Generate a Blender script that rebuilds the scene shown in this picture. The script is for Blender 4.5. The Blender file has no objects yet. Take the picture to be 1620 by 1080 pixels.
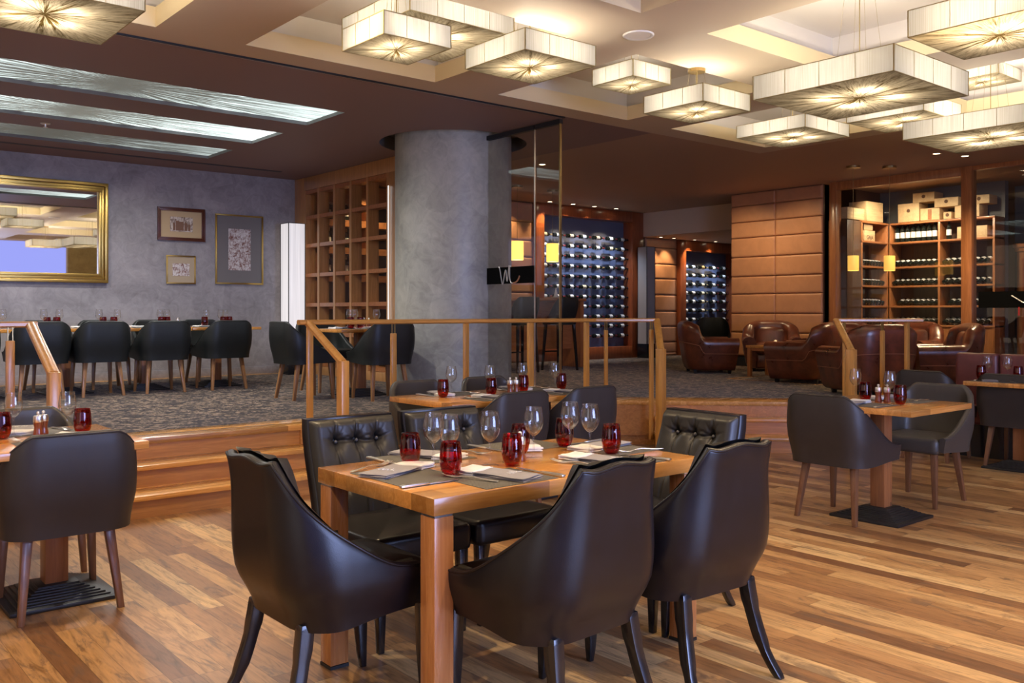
import bpy, bmesh, math, random
from mathutils import Vector, Matrix
random.seed(7)
sc = bpy.context.scene
STRIPW = 45
EXPOSURE, WORLD, WIN1, WIN2, SPOTW, LAMPW = 0.95, .50, 12, 190, 90, 26
COL = sc.collection
R = math.radians
# ------------------------------------------------------------------ camera
# world: X runs along the platform edge and the grey wall, Y runs from the dining floor towards that wall
cd = bpy.data.cameras.new('camera'); cam = bpy.data.objects.new('camera', cd); COL.objects.link(cam)
cam.location = (0, 0, 1.34); cam.rotation_euler = (R(90), 0, -math.asin(.6414))
cd.sensor_width = 36; cd.lens = 32.04; cd.shift_y = -46/1620; cd.clip_start = .05; cd.clip_end = 60
sc.camera = cam
sc.view_settings.view_transform = 'Standard'; sc.view_settings.look = 'None'
sc.view_settings.exposure = EXPOSURE; sc.view_settings.gamma = 1; sc.view_settings.use_curve_mapping = False
sc.cycles.use_denoising = True; sc.cycles.max_bounces = 9; sc.cycles.diffuse_bounces = 4; sc.cycles.glossy_bounces = 4
sc.cycles.transmission_bounces = 6; sc.cycles.transparent_max_bounces = 14; sc.cycles.sample_clamp_indirect = 4
sc.cycles.caustics_reflective = False; sc.cycles.caustics_refractive = False
# daylight from the window side behind the camera
w = bpy.data.worlds.new('daylight'); sc.world = w; w.use_nodes = True
_nt = w.node_tree; _bg = _nt.nodes['Background']
def _world():
    # warm depths of the restaurant all round, one bank of blue daylight windows low behind the viewer
    tc = _nt.nodes.new('ShaderNodeTexCoord'); sp = _nt.nodes.new('ShaderNodeSeparateXYZ'); _nt.links.new(tc.outputs['Generated'], sp.inputs[0])
    def mr(sock, a, b):
        n = _nt.nodes.new('ShaderNodeMapRange'); n.inputs['From Min'].default_value = a; n.inputs['From Max'].default_value = b; _nt.links.new(sock, n.inputs['Value']); return n.outputs[0]
    def mul(a, b):
        n = _nt.nodes.new('ShaderNodeMath'); n.operation = 'MULTIPLY'; _nt.links.new(a, n.inputs[0]); _nt.links.new(b, n.inputs[1]); return n.outputs[0]
    m = mul(mul(mr(sp.outputs[2], -.12, -.08), mr(sp.outputs[2], .34, .28)), mr(sp.outputs[1], -.72, -.80))
    mx = _nt.nodes.new('ShaderNodeMix'); mx.data_type = 'RGBA'; _nt.links.new(m, mx.inputs[0]); mx.inputs[6].default_value = (.62, .47, .36, 1); mx.inputs[7].default_value = (.42, .46, 1.15, 1)
    _nt.links.new(mx.outputs[2], _bg.inputs[0]); _bg.inputs[1].default_value = WORLD
_world()

def light(name, kind, loc, energy, color=(1, .78, .5), size=.1, rot=(0, 0, 0), spot=None, blend=.6, sy=None):
    l = bpy.data.lights.new(name, kind); l.energy = energy; l.color = color
    if kind == 'AREA':
        l.size = size
        if sy: l.shape = 'RECTANGLE'; l.size_y = sy
    else:
        l.shadow_soft_size = size
    if spot: l.spot_size = R(spot); l.spot_blend = blend
    o = bpy.data.objects.new(name, l); COL.objects.link(o); o.location = loc; o.rotation_euler = rot
    return o
WARM = (1, .74, .42)
# big windows behind the camera (daylight) - two tall openings facing the room
light('window_daylight', 'AREA', (-2.6, .6, 1.7), WIN1, (.8, .85, 1.0), 2.2, (R(90), 0, R(-90)), sy=2.4)
light('window_daylight', 'AREA', (3.2, -2.9, 1.6), WIN2, (.42, .54, 1.0), 3.0, (R(90), 0, R(6)), sy=2.4)
# unseen warm fill spots added overhead; the last ones are real halogen downlights
DOWN_FILL = [(2.47, 2.0), (4.84, 2.0), (2.47, 4.39), (.1, 4.39), (.1, 2.0), (2.47, -.3), (4.84, -.3), (7.25, .1), (8.10, 9.06), (11.30, 5.30), (11.75, 5.15)]
for (a, b) in DOWN_FILL:
    light('downlight_and_fill', 'SPOT', (a, b, 3.295), SPOTW, WARM, .05, spot=125, blend=.9)

# ------------------------------------------------------------------ mesh builder
class MB:
    def __init__(s): s.v = []; s.f = []; s.mi = []; s.cur = 0
    def add(s, vs, fs):
        n = len(s.v); s.v += [tuple(p) for p in vs]; s.f += [tuple(i+n for i in f) for f in fs]; s.mi += [s.cur]*len(fs); return s
    def box(s, x0, x1, y0, y1, z0, z1):
        v = [(x0, y0, z0), (x1, y0, z0), (x1, y1, z0), (x0, y1, z0), (x0, y0, z1), (x1, y0, z1), (x1, y1, z1), (x0, y1, z1)]
        return s.add(v, [(0, 3, 2, 1), (4, 5, 6, 7), (0, 1, 5, 4), (1, 2, 6, 5), (2, 3, 7, 6), (3, 0, 4, 7)])
    def cbox(s, cx, cy, cz, sx, sy, sz): return s.box(cx-sx/2, cx+sx/2, cy-sy/2, cy+sy/2, cz-sz/2, cz+sz/2)
    def prism(s, pts, z0, z1):
        n = len(pts); v = [(x, y, z0) for x, y in pts]+[(x, y, z1) for x, y in pts]
        return s.add(v, [tuple(range(n-1, -1, -1)), tuple(range(n, 2*n))]+[(i, (i+1) % n, n+(i+1) % n, n+i) for i in range(n)])
    def lathe(s, prof, n=16, c=(0, 0, 0), axis='z', caps=True):
        v = []; f = []
        for (r, z) in prof:
            for i in range(n):
                a = 2*math.pi*i/n; p = (r*math.cos(a), r*math.sin(a), z)
                if axis == 'x': p = (p[2], p[0], p[1])
                if axis == 'y': p = (p[1], p[2], p[0])
                v.append((p[0]+c[0], p[1]+c[1], p[2]+c[2]))
        for k in range(len(prof)-1):
            for i in range(n):
                j = (i+1) % n; f.append((k*n+i, k*n+j, (k+1)*n+j, (k+1)*n+i))
        if caps:
            if prof[0][0] > 1e-4: f.append(tuple(range(n-1, -1, -1)))
            if prof[-1][0] > 1e-4: f.append(tuple((len(prof)-1)*n+i for i in range(n)))
        return s.add(v, f)
    def rings(s, rings, closed=False, cap=True):
        n = len(rings[0]); m = len(rings); v = [p for r in rings for p in r]; f = []
        for k in range(m if closed else m-1):
            a = k*n; b = ((k+1) % m)*n
            for i in range(n):
                j = (i+1) % n; f.append((a+i, a+j, b+j, b+i))
        if cap and not closed: f += [tuple(range(n-1, -1, -1)), tuple((m-1)*n+i for i in range(n))]
        return s.add(v, f)
    def sweep(s, pts, sizes):                      # square section legs, one (sx,sy) per point
        return s.rings([[(x-a/2, y-b/2, z), (x+a/2, y-b/2, z), (x+a/2, y+b/2, z), (x-a/2, y+b/2, z)] for (x, y, z), (a, b) in zip(pts, sizes)])
    def tube(s, pts, r, n=8, closed=False):
        P = [Vector(p) for p in pts]; rings = []; up = None
        for i, p in enumerate(P):
            if closed: t = (P[(i+1) % len(P)]-P[i-1])
            else: t = (P[min(i+1, len(P)-1)]-P[max(i-1, 0)])
            t.normalize()
            if up is None: up = Vector((0, 0, 1)) if abs(t.z) < .9 else Vector((1, 0, 0))
            a = t.cross(up)
            if a.length < 1e-5: a = t.cross(Vector((0, 1, 0)))
            a.normalize(); b = a.cross(t); b.normalize(); up = b
            rr = r[i] if isinstance(r, (list, tuple)) else r
            rings.append([tuple(p+a*(rr*math.cos(2*math.pi*k/n))+b*(rr*math.sin(2*math.pi*k/n))) for k in range(n)])
        return s.rings(rings, closed=closed)
    def grid(s, fn, nu, nv):
        v = [fn(i/(nu), j/(nv)) for i in range(nu+1) for j in range(nv+1)]
        return s.add(v, [(i*(nv+1)+j, (i+1)*(nv+1)+j, (i+1)*(nv+1)+j+1, i*(nv+1)+j+1) for i in range(nu) for j in range(nv)])
    def build(s, name, mats, parent=None, smooth=False, bevel=0, seg=2, loc=None, label=None, fix=True, subsurf=0):
        me = bpy.data.meshes.new(name); me.from_pydata(s.v, [], s.f)
        if not isinstance(mats, (list, tuple)): mats = [mats]
        for m in mats: me.materials.append(m)
        if len(mats) > 1: me.polygons.foreach_set('material_index', s.mi)
        if fix:
            bm = bmesh.new(); bm.from_mesh(me); bmesh.ops.recalc_face_normals(bm, faces=bm.faces[:])
            if bevel: bmesh.ops.bevel(bm, geom=[e for e in bm.edges if len(e.link_faces) == 2 and e.calc_face_angle(0) > .5], offset=bevel, segments=seg, affect='EDGES', profile=.5, clamp_overlap=True)
            bm.to_mesh(me); bm.free()
        if smooth or bevel: me.polygons.foreach_set('use_smooth', [True]*len(me.polygons)); 
        if bevel and not smooth:
            try: me.set_sharp_from_angle(angle=R(35))
            except Exception: pass
        elif smooth == 'auto':
            me.set_sharp_from_angle(angle=R(50))
        me.update()
        o = bpy.data.objects.new(name, me); COL.objects.link(o)
        if subsurf:
            m_ = o.modifiers.new('s', 'SUBSURF'); m_.levels = subsurf; m_.render_levels = subsurf
        if parent: o.parent = parent
        if loc: o.location = loc
        if label: o['label'] = label
        return o

def tag(o, label, cat, group=None, kind=None):
    o['label'] = label; o['category'] = cat
    if group: o['group'] = group
    if kind: o['kind'] = kind
    return o
def struct(o, label=None):
    o['kind'] = 'structure'
    if label: o['label'] = label
    return o
def thing(name, label, cat, loc=(0, 0, 0), rz=0, group=None):
    o = bpy.data.objects.new(name, None); COL.objects.link(o); o.location = loc; o.rotation_euler = (0, 0, R(rz)); o.empty_display_size = .1
    return tag(o, label, cat, group)
KIDS = {}
def kids(o):
    return [c for c in o.children]
def dup(o, loc, rz, label, group=None, scale=None):
    r = o.copy(); COL.objects.link(r); r.location = loc; r.rotation_euler = (0, 0, R(rz)); r['label'] = label
    if group: r['group'] = group
    if scale: r.scale = scale
    for ch in kids(o):
        c = ch.copy(); COL.objects.link(c); c.parent = r
        for g in kids(ch):
            d = g.copy(); COL.objects.link(d); d.parent = c
    return r
class Kind:
    """first placement moves the prototype itself, the rest are copies with labels of their own"""
    def __init__(s, proto): s.p = proto; s.used = False
    def __call__(s, loc, rz, label, group=None, scale=None):
        if not s.used:
            s.used = True; o = s.p; o.location = loc; o.rotation_euler = (0, 0, R(rz)); o['label'] = label
            if group: o['group'] = group
            if scale: o.scale = scale
            s.lib = o; return o
        return dup(s.p, loc, rz, label, group, scale)

# ------------------------------------------------------------------ materials
def newmat(name):
    m = bpy.data.materials.new(name); m.use_nodes = True; nt = m.node_tree
    return m, nt, nt.nodes['Principled BSDF'], nt.nodes['Material Output']
def node(nt, t, **k):
    n = nt.nodes.new(t)
    for a, b in k.items():
        if a.startswith('i_'):
            key = a[2:]; key = int(key) if key.isdigit() else key
            n.inputs[key].default_value = b
        else: setattr(n, a, b)
    return n
def math_(nt, op, a, b=None, c=None):
    n = nt.nodes.new('ShaderNodeMath'); n.operation = op
    for i, x in enumerate((a, b, c)):
        if x is None: continue
        if isinstance(x, (int, float)): n.inputs[i].default_value = x
        else: nt.links.new(x, n.inputs[i])
    return n.outputs[0]
def ramp(nt, fac, stops, interp='LINEAR'):
    n = nt.nodes.new('ShaderNodeValToRGB'); n.color_ramp.interpolation = interp
    e = n.color_ramp.elements
    while len(e) < len(stops): e.new(.5)
    for k, (p, c) in enumerate(stops): e[k].position = p; e[k].color = (*c, 1)
    nt.links.new(fac, n.inputs[0]); return n.outputs[0]
def noise(nt, vec, scale, detail=3, rough=.5, dist=0, dims='3D'):
    n = node(nt, 'ShaderNodeTexNoise', i_Scale=scale, i_Detail=detail, i_Roughness=rough, i_Distortion=dist); n.noise_dimensions = dims
    if vec is not None: nt.links.new(vec, n.inputs['Vector'])
    return n.outputs['Fac']
def mapping(nt, vec, scale=(1, 1, 1), loc=(0, 0, 0), rot=(0, 0, 0)):
    n = node(nt, 'ShaderNodeMapping'); n.inputs['Scale'].default_value = scale; n.inputs['Location'].default_value = loc; n.inputs['Rotation'].default_value = rot
    nt.links.new(vec, n.inputs['Vector']); return n.outputs[0]
def coords(nt, kind='Object'): return nt.nodes.new('ShaderNodeTexCoord').outputs[kind]
def mixc(nt, fac, a, b, blend='MIX'):
    n = nt.nodes.new('ShaderNodeMix'); n.data_type = 'RGBA'; n.blend_type = blend
    for i, x in ((0, fac), (6, a), (7, b)):
        if isinstance(x, (int, float)): n.inputs[i].default_value = x
        elif isinstance(x, tuple): n.inputs[i].default_value = (*x, 1)
        else: nt.links.new(x, n.inputs[i])
    return n.outputs[2]
def bump(nt, p, h, strength=.3, dist=.002):
    n = node(nt, 'ShaderNodeBump', i_Strength=strength, i_Distance=dist); nt.links.new(h, n.inputs['Height']); nt.links.new(n.outputs[0], p.inputs['Normal'])
def plain(name, col, rough=.5, metal=0, coat=0, spec=.5):
    m, nt, p, o = newmat(name); p.inputs['Base Color'].default_value = (*col, 1); p.inputs['Roughness'].default_value = rough
    p.inputs['Metallic'].default_value = metal; p.inputs['Coat Weight'].default_value = coat; p.inputs['Specular IOR Level'].default_value = spec
    return m
def emit(name, col, s):
    m, nt, p, o = newmat(name); p.inputs['Base Color'].default_value = (0, 0, 0, 1); p.inputs['Emission Color'].default_value = (*col, 1); p.inputs['Emission Strength'].default_value = s
    return m

def wood(name, c1, c2, axis=0, rough=.32, stave=None, coat=.3, grain=1.0, c3=None, knots=False):
    """grain runs along axis; stave = board width across the other horizontal axis"""
    m, nt, p, o = newmat(name); co = coords(nt)
    s = [16*grain, 16*grain, 16*grain]; s[axis] = 1.1*grain
    vec = mapping(nt, co, tuple(s))
    g = noise(nt, vec, 1.6, 6, .6, 1.2); g2 = noise(nt, vec, 7, 4, .7)
    f = math_(nt, 'MULTIPLY_ADD', g2, .35, math_(nt, 'MULTIPLY', g, .75))
    col = ramp(nt, f, [(.32, c2), (.55, tuple((a+b)/2 for a, b in zip(c1, c2))), (.72, c1)])
    if stave:
        sep = node(nt, 'ShaderNodeSeparateXYZ'); nt.links.new(co, sep.inputs[0])
        cr = {0: 1, 1: 0, 2: 0}[axis]
        q = math_(nt, 'FLOOR', math_(nt, 'DIVIDE', sep.outputs[cr], stave))
        q2 = math_(nt, 'FLOOR', math_(nt, 'ADD', math_(nt, 'MULTIPLY', sep.outputs[axis], .9), math_(nt, 'MULTIPLY', q, 3.37)))
        wn = node(nt, 'ShaderNodeTexWhiteNoise'); wn.noise_dimensions = '2D'
        cmb = node(nt, 'ShaderNodeCombineXYZ'); nt.links.new(q, cmb.inputs[0]); nt.links.new(q2, cmb.inputs[1]); nt.links.new(cmb.outputs[0], wn.inputs['Vector'])
        col = mixc(nt, 1.0, col, ramp(nt, wn.outputs['Value'], [(0, (.62, .58, .52)), (.5, (1, 1, 1)), (1, (1.25, 1.2, 1.1))]), 'MULTIPLY')
    nt.links.new(col, p.inputs['Base Color'])
    nt.links.new(math_(nt, 'MULTIPLY_ADD', g, .15, rough-.07), p.inputs['Roughness']); p.inputs['Coat Weight'].default_value = coat; p.inputs['Coat Roughness'].default_value = .15
    bump(nt, p, g2, .08, .001)
    return m

def floor_mat():
    m, nt, p, o = newmat('plank_floor'); co = coords(nt)
    sep = node(nt, 'ShaderNodeSeparateXYZ'); nt.links.new(co, sep.inputs[0]); X, Y = sep.outputs[0], sep.outputs[1]
    W = .098; L = 1.05
    xr = math_(nt, 'DIVIDE', X, W); row = math_(nt, 'FLOOR', xr); fx = math_(nt, 'FRACT', xr)
    wr = node(nt, 'ShaderNodeTexWhiteNoise'); wr.noise_dimensions = '1D'; nt.links.new(row, wr.inputs['W'])
    yr = math_(nt, 'ADD', math_(nt, 'DIVIDE', Y, L), math_(nt, 'MULTIPLY', wr.outputs['Value'], 7.3)); cl = math_(nt, 'FLOOR', yr); fy = math_(nt, 'FRACT', yr)
    cmb = node(nt, 'ShaderNodeCombineXYZ'); nt.links.new(row, cmb.inputs[0]); nt.links.new(cl, cmb.inputs[1])
    wn = node(nt, 'ShaderNodeTexWhiteNoise'); wn.noise_dimensions = '2D'; nt.links.new(cmb.outputs[0], wn.inputs['Vector'])
    base = ramp(nt, wn.outputs['Value'], [(0, (.17, .080, .036)), (.15, (.27, .135, .058)), (.35, (.38, .205, .085)), (.6, (.46, .265, .115)), (.82, (.56, .35, .155)), (1, (.66, .45, .22))])
    # grain shifted per board
    off = node(nt, 'ShaderNodeVectorMath'); off.operation = 'MULTIPLY_ADD'; nt.links.new(wn.outputs['Color'], off.inputs[0]); off.inputs[1].default_value = (9, 9, 0); nt.links.new(co, off.inputs[2])
    gv = mapping(nt, off.outputs[0], (14, 1.6, 1)); g = noise(nt, gv, 2.0, 6, .62, 1.6); g2 = noise(nt, mapping(nt, off.outputs[0], (90, 4, 1)), 2, 3, .6)
    st = noise(nt, mapping(nt, off.outputs[0], (5, 1.2, 1)), 1.4, 5, .65, 2.5)
    col = mixc(nt, 1.0, base, ramp(nt, g, [(.3, (.50, .45, .40)), (.5, (1, 1, 1)), (.68, (1.22, 1.18, 1.12))]), 'MULTIPLY')
    col = mixc(nt, math_(nt, 'MULTIPLY', ramp(nt, st, [(.56, (0, 0, 0)), (.64, (1, 1, 1))]), .62), col, (.13, .085, .06))
    col = mixc(nt, .25, col, ramp(nt, g2, [(.3, (.5, .45, .4)), (.7, (1, 1, 1))]), 'MULTIPLY')
    ex = math_(nt, 'LESS_THAN', math_(nt, 'MINIMUM', fx, math_(nt, 'SUBTRACT', 1, fx)), .011)
    ey = math_(nt, 'LESS_THAN', math_(nt, 'MINIMUM', fy, math_(nt, 'SUBTRACT', 1, fy)), .0012)
    e = math_(nt, 'MAXIMUM', ex, ey)
    col = mixc(nt, math_(nt, 'MULTIPLY', e, .7), col, (.07, .035, .015))
    nt.links.new(col, p.inputs['Base Color'])
    nt.links.new(math_(nt, 'MULTIPLY_ADD', noise(nt, co, 1.3, 4, .6), .22, .24), p.inputs['Roughness'])
    p.inputs['Specular IOR Level'].default_value = .45; p.inputs['Coat Weight'].default_value = .15; p.inputs['Coat Roughness'].default_value = .25
    bump(nt, p, math_(nt, 'SUBTRACT', g2, math_(nt, 'MULTIPLY', e, 2)), .12, .0015)
    return m

def carpet_mat():
    m, nt, p, o = newmat('speckled_carpet'); co = coords(nt)
    n1 = noise(nt, mapping(nt, co, (1, 1.0, 1)), 17, 3, .6, 1.2); n2 = noise(nt, co, 5.5, 4, .6, 2.0); n3 = noise(nt, co, 260, 2, .6)
    vo = node(nt, 'ShaderNodeTexVoronoi', i_Scale=4.5); nt.links.new(co, vo.inputs['Vector'])
    c = ramp(nt, n1, [(.44, (.012, .008, .006)), (.50, (.050, .033, .023)), (.55, (.26, .19, .13))])
    c = mixc(nt, ramp(nt, n2, [(.54, (0, 0, 0)), (.60, (1, 1, 1))]), c, (.020, .015, .013))
    c = mixc(nt, ramp(nt, vo.outputs['Distance'], [(.20, (1, 1, 1)), (.32, (0, 0, 0))]), c, (.013, .009, .008))
    c = mixc(nt, .5, c, ramp(nt, n3, [(.3, (.4, .4, .4)), (.7, (1.3, 1.3, 1.3))]), 'MULTIPLY')
    nt.links.new(c, p.inputs['Base Color']); p.inputs['Roughness'].default_value = .95; p.inputs['Specular IOR Level'].default_value = .1
    p.inputs['Sheen Weight'].default_value = .2
    bump(nt, p, n3, .5, .004); return m

def plaster(name, c1, c2, scale=3.0, rough=.45):
    m, nt, p, o = newmat(name); co = coords(nt)
    a = noise(nt, co, scale, 6, .62, 1.1); b = noise(nt, co, scale*4, 5, .65, 2.0)
    vo = node(nt, 'ShaderNodeTexVoronoi', i_Scale=scale*2.2); nt.links.new(mapping(nt, co, (1, 1, .8)), vo.inputs['Vector'])
    sep = node(nt, 'ShaderNodeSeparateColor'); nt.links.new(vo.outputs['Color'], sep.inputs[0])
    f = math_(nt, 'MULTIPLY_ADD', b, .45, math_(nt, 'MULTIPLY', a, .55))
    f = math_(nt, 'MULTIPLY_ADD', sep.outputs[0], .10, f)
    nt.links.new(ramp(nt, f, [(.38, c2), (.68, c1)]), p.inputs['Base Color'])
    nt.links.new(math_(nt, 'MULTIPLY_ADD', b, .25, rough-.1), p.inputs['Roughness'])
    bump(nt, p, f, .15, .004); return m

def leather(name, col, rough=.35, var=.25, spec=.5, scale=320, coat=0, col2=None):
    m, nt, p, o = newmat(name); co = coords(nt)
    v = node(nt, 'ShaderNodeTexVoronoi', i_Scale=scale); nt.links.new(co, v.inputs['Vector'])
    n = noise(nt, co, 6, 4, .6, .6)
    c2 = col2 or tuple(x*(1-var) for x in col)
    nt.links.new(ramp(nt, n, [(.35, c2), (.65, col)]), p.inputs['Base Color'])
    nt.links.new(math_(nt, 'MULTIPLY_ADD', n, .16, rough-.08), p.inputs['Roughness']); p.inputs['Specular IOR Level'].default_value = spec
    p.inputs['Coat Weight'].default_value = coat; p.inputs['Coat Roughness'].default_value = .2
    bump(nt, p, math_(nt, 'MULTIPLY_ADD', noise(nt, co, 9, 2, .5), .5, v.outputs['Distance']), .06, .002); return m

def thin_glass(name, tint=(1, 1, 1), ior=1.5, amount=1.0, rough=0.0, expo=4.5):
    m = bpy.data.materials.new(name); m.use_nodes = True; nt = m.node_tree
    for n in list(nt.nodes): nt.nodes.remove(n)
    out = nt.nodes.new('ShaderNodeOutputMaterial'); tr = node(nt, 'ShaderNodeBsdfTransparent'); tr.inputs[0].default_value = (*tint, 1)
    gl = node(nt, 'ShaderNodeBsdfGlossy'); gl.inputs['Roughness'].default_value = rough
    lw = node(nt, 'ShaderNodeLayerWeight'); lw.inputs[0].default_value = .5; f0 = ((ior-1)/(ior+1))**2
    fr = math_(nt, 'MULTIPLY_ADD', math_(nt, 'POWER', lw.outputs['Facing'], expo), 1-f0, f0)
    mx = nt.nodes.new('ShaderNodeMixShader')
    nt.links.new(math_(nt, 'MINIMUM', math_(nt, 'MULTIPLY', fr, amount), 1), mx.inputs[0]); nt.links.new(tr.outputs[0], mx.inputs[1]); nt.links.new(gl.outputs[0], mx.inputs[2]); nt.links.new(mx.outputs[0], out.inputs[0])
    return m

def shade_mat(name, radial=False, strength=1.0, size=1.0):
    """string wound lampshade: thin threads that let the bulbs' light through"""
    m = bpy.data.materials.new(name); m.use_nodes = True; nt = m.node_tree
    for n in list(nt.nodes): nt.nodes.remove(n)
    out = nt.nodes.new('ShaderNodeOutputMaterial'); co = coords(nt)
    sep = node(nt, 'ShaderNodeSeparateXYZ'); nt.links.new(co, sep.inputs[0])
    if radial:
        an = math_(nt, 'ARCTAN2', sep.outputs[1], sep.outputs[0])
        r = math_(nt, 'SQRT', math_(nt, 'ADD', math_(nt, 'POWER', sep.outputs[0], 2), math_(nt, 'POWER', sep.outputs[1], 2)))
        cmb = node(nt, 'ShaderNodeCombineXYZ')
        nt.links.new(math_(nt, 'COSINE', an), cmb.inputs[0]); nt.links.new(math_(nt, 'SINE', an), cmb.inputs[1]); nt.links.new(math_(nt, 'MULTIPLY', r, .35), cmb.inputs[2])
        th = noise(nt, cmb.outputs[0], 26, 4, .75); th2 = noise(nt, cmb.outputs[0], 5.5, 3, .6)
        k = math_(nt, 'DIVIDE', .085*size, math_(nt, 'ADD', r, .02*size))          # threads crowd towards the centre
        dens = math_(nt, 'MULTIPLY', math_(nt, 'ADD', ramp_v(nt, th, .42, .62), math_(nt, 'MULTIPLY', ramp_v(nt, th2, .5, .60), 2.0)), math_(nt, 'MINIMUM', math_(nt, 'MULTIPLY', k, 1.1), 1.0))
        dens = math_(nt, 'ADD', dens, math_(nt, 'MULTIPLY', ramp_v(nt, th, .38, .62), .34))
        dens = math_(nt, 'ADD', dens, math_(nt, 'MULTIPLY', math_(nt, 'LESS_THAN', r, .035*size), .6))
        dens = math_(nt, 'MINIMUM', dens, 1)
        col = mixc(nt, dens, (.25, .215, .155), (.030, .018, .004)); sh = .60; thin = .38
    else:
        th = noise(nt, mapping(nt, co, (230, 230, 3)), 1, 2, .6); th2 = noise(nt, mapping(nt, co, (26, 26, .6)), 1, 2, .6)
        dens = math_(nt, 'MULTIPLY_ADD', ramp_v(nt, th, .35, .68), .34, math_(nt, 'MULTIPLY', ramp_v(nt, th2, .52, .7), .10))
        col = mixc(nt, dens, (.37, .355, .33), (.15, .125, .085)); sh = .60; thin = .30
    d = node(nt, 'ShaderNodeBsdfDiffuse'); t = node(nt, 'ShaderNodeBsdfTranslucent'); nt.links.new(col, d.inputs[0]); nt.links.new(col, t.inputs[0])
    mx = nt.nodes.new('ShaderNodeMixShader'); mx.inputs[0].default_value = sh
    nt.links.new(d.outputs[0], mx.inputs[1]); nt.links.new(t.outputs[0], mx.inputs[2]); nt.links.new(mx.outputs[0], out.inputs[0])
    return m
def ramp_v(nt, x, a, b):
    n = node(nt, 'ShaderNodeMapRange'); n.inputs['From Min'].default_value = a; n.inputs['From Max'].default_value = b; n.clamp = True
    nt.links.new(x, n.inputs['Value']); return n.outputs[0]

def panel_mat(name, strength, tint, dim=0.0):
    """luminous ceiling strip behind gathered threads; object origin is the gather point, threads run along x"""
    m, nt, p, o = newmat(name); co = coords(nt); sep = node(nt, 'ShaderNodeSeparateXYZ'); nt.links.new(co, sep.inputs[0])
    X, Y = sep.outputs[0], sep.outputs[1]; ax = math_(nt, 'ABSOLUTE', X)
    an = math_(nt, 'ARCTAN2', Y, X)
    cmb = node(nt, 'ShaderNodeCombineXYZ'); nt.links.new(math_(nt, 'MULTIPLY', math_(nt, 'SINE', an), 1.0), cmb.inputs[0]); nt.links.new(math_(nt, 'COSINE', an), cmb.inputs[1]); nt.links.new(math_(nt, 'MULTIPLY', ax, .25), cmb.inputs[2])
    q = math_(nt, 'DIVIDE', Y, math_(nt, 'ADD', ax, .10))
    c2 = node(nt, 'ShaderNodeCombineXYZ'); nt.links.new(q, c2.inputs[0]); nt.links.new(math_(nt, 'MULTIPLY', X, .02), c2.inputs[1])
    th = noise(nt, c2.outputs[0], 30, 4, .75, 0)
    st = noise(nt, mapping(nt, co, (.9, 60, 1)), 1.6, 5, .75)
    r = math_(nt, 'SQRT', math_(nt, 'ADD', math_(nt, 'POWER', X, 2), math_(nt, 'POWER', Y, 2)))
    k = math_(nt, 'MINIMUM', math_(nt, 'DIVIDE', .75, math_(nt, 'ADD', r, .1)), 1)
    d = math_(nt, 'ADD', math_(nt, 'MULTIPLY', math_(nt, 'MULTIPLY', ramp_v(nt, th, .40, .58), k), 1.1), math_(nt, 'MULTIPLY', ramp_v(nt, st, .40, .62), .55))
    d = math_(nt, 'ADD', d, math_(nt, 'MULTIPLY', math_(nt, 'MINIMUM', math_(nt, 'DIVIDE', .20, math_(nt, 'ADD', r, .02)), 1), .6))
    d = math_(nt, 'MAXIMUM', d, math_(nt, 'MULTIPLY', math_(nt, 'LESS_THAN', ax, .022), .85))
    d = math_(nt, 'MINIMUM', math_(nt, 'ADD', d, dim), .97)
    e = mixc(nt, d, tint, (.030, .026, .018))
    p.inputs['Base Color'].default_value = (.05, .05, .045, 1); nt.links.new(e, p.inputs['Emission Color']); p.inputs['Emission Strength'].default_value = strength
    return m

def weave(name, c1, c2, s=260):
    m, nt, p, o = newmat(name); co = coords(nt)
    ch = node(nt, 'ShaderNodeTexChecker', i_Scale=s); nt.links.new(co, ch.inputs['Vector'])
    nt.links.new(mixc(nt, ch.outputs['Fac'], c1, c2), p.inputs['Base Color']); p.inputs['Roughness'].default_value = .6
    bump(nt, p, ch.outputs['Fac'], .3, .001); return m

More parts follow.
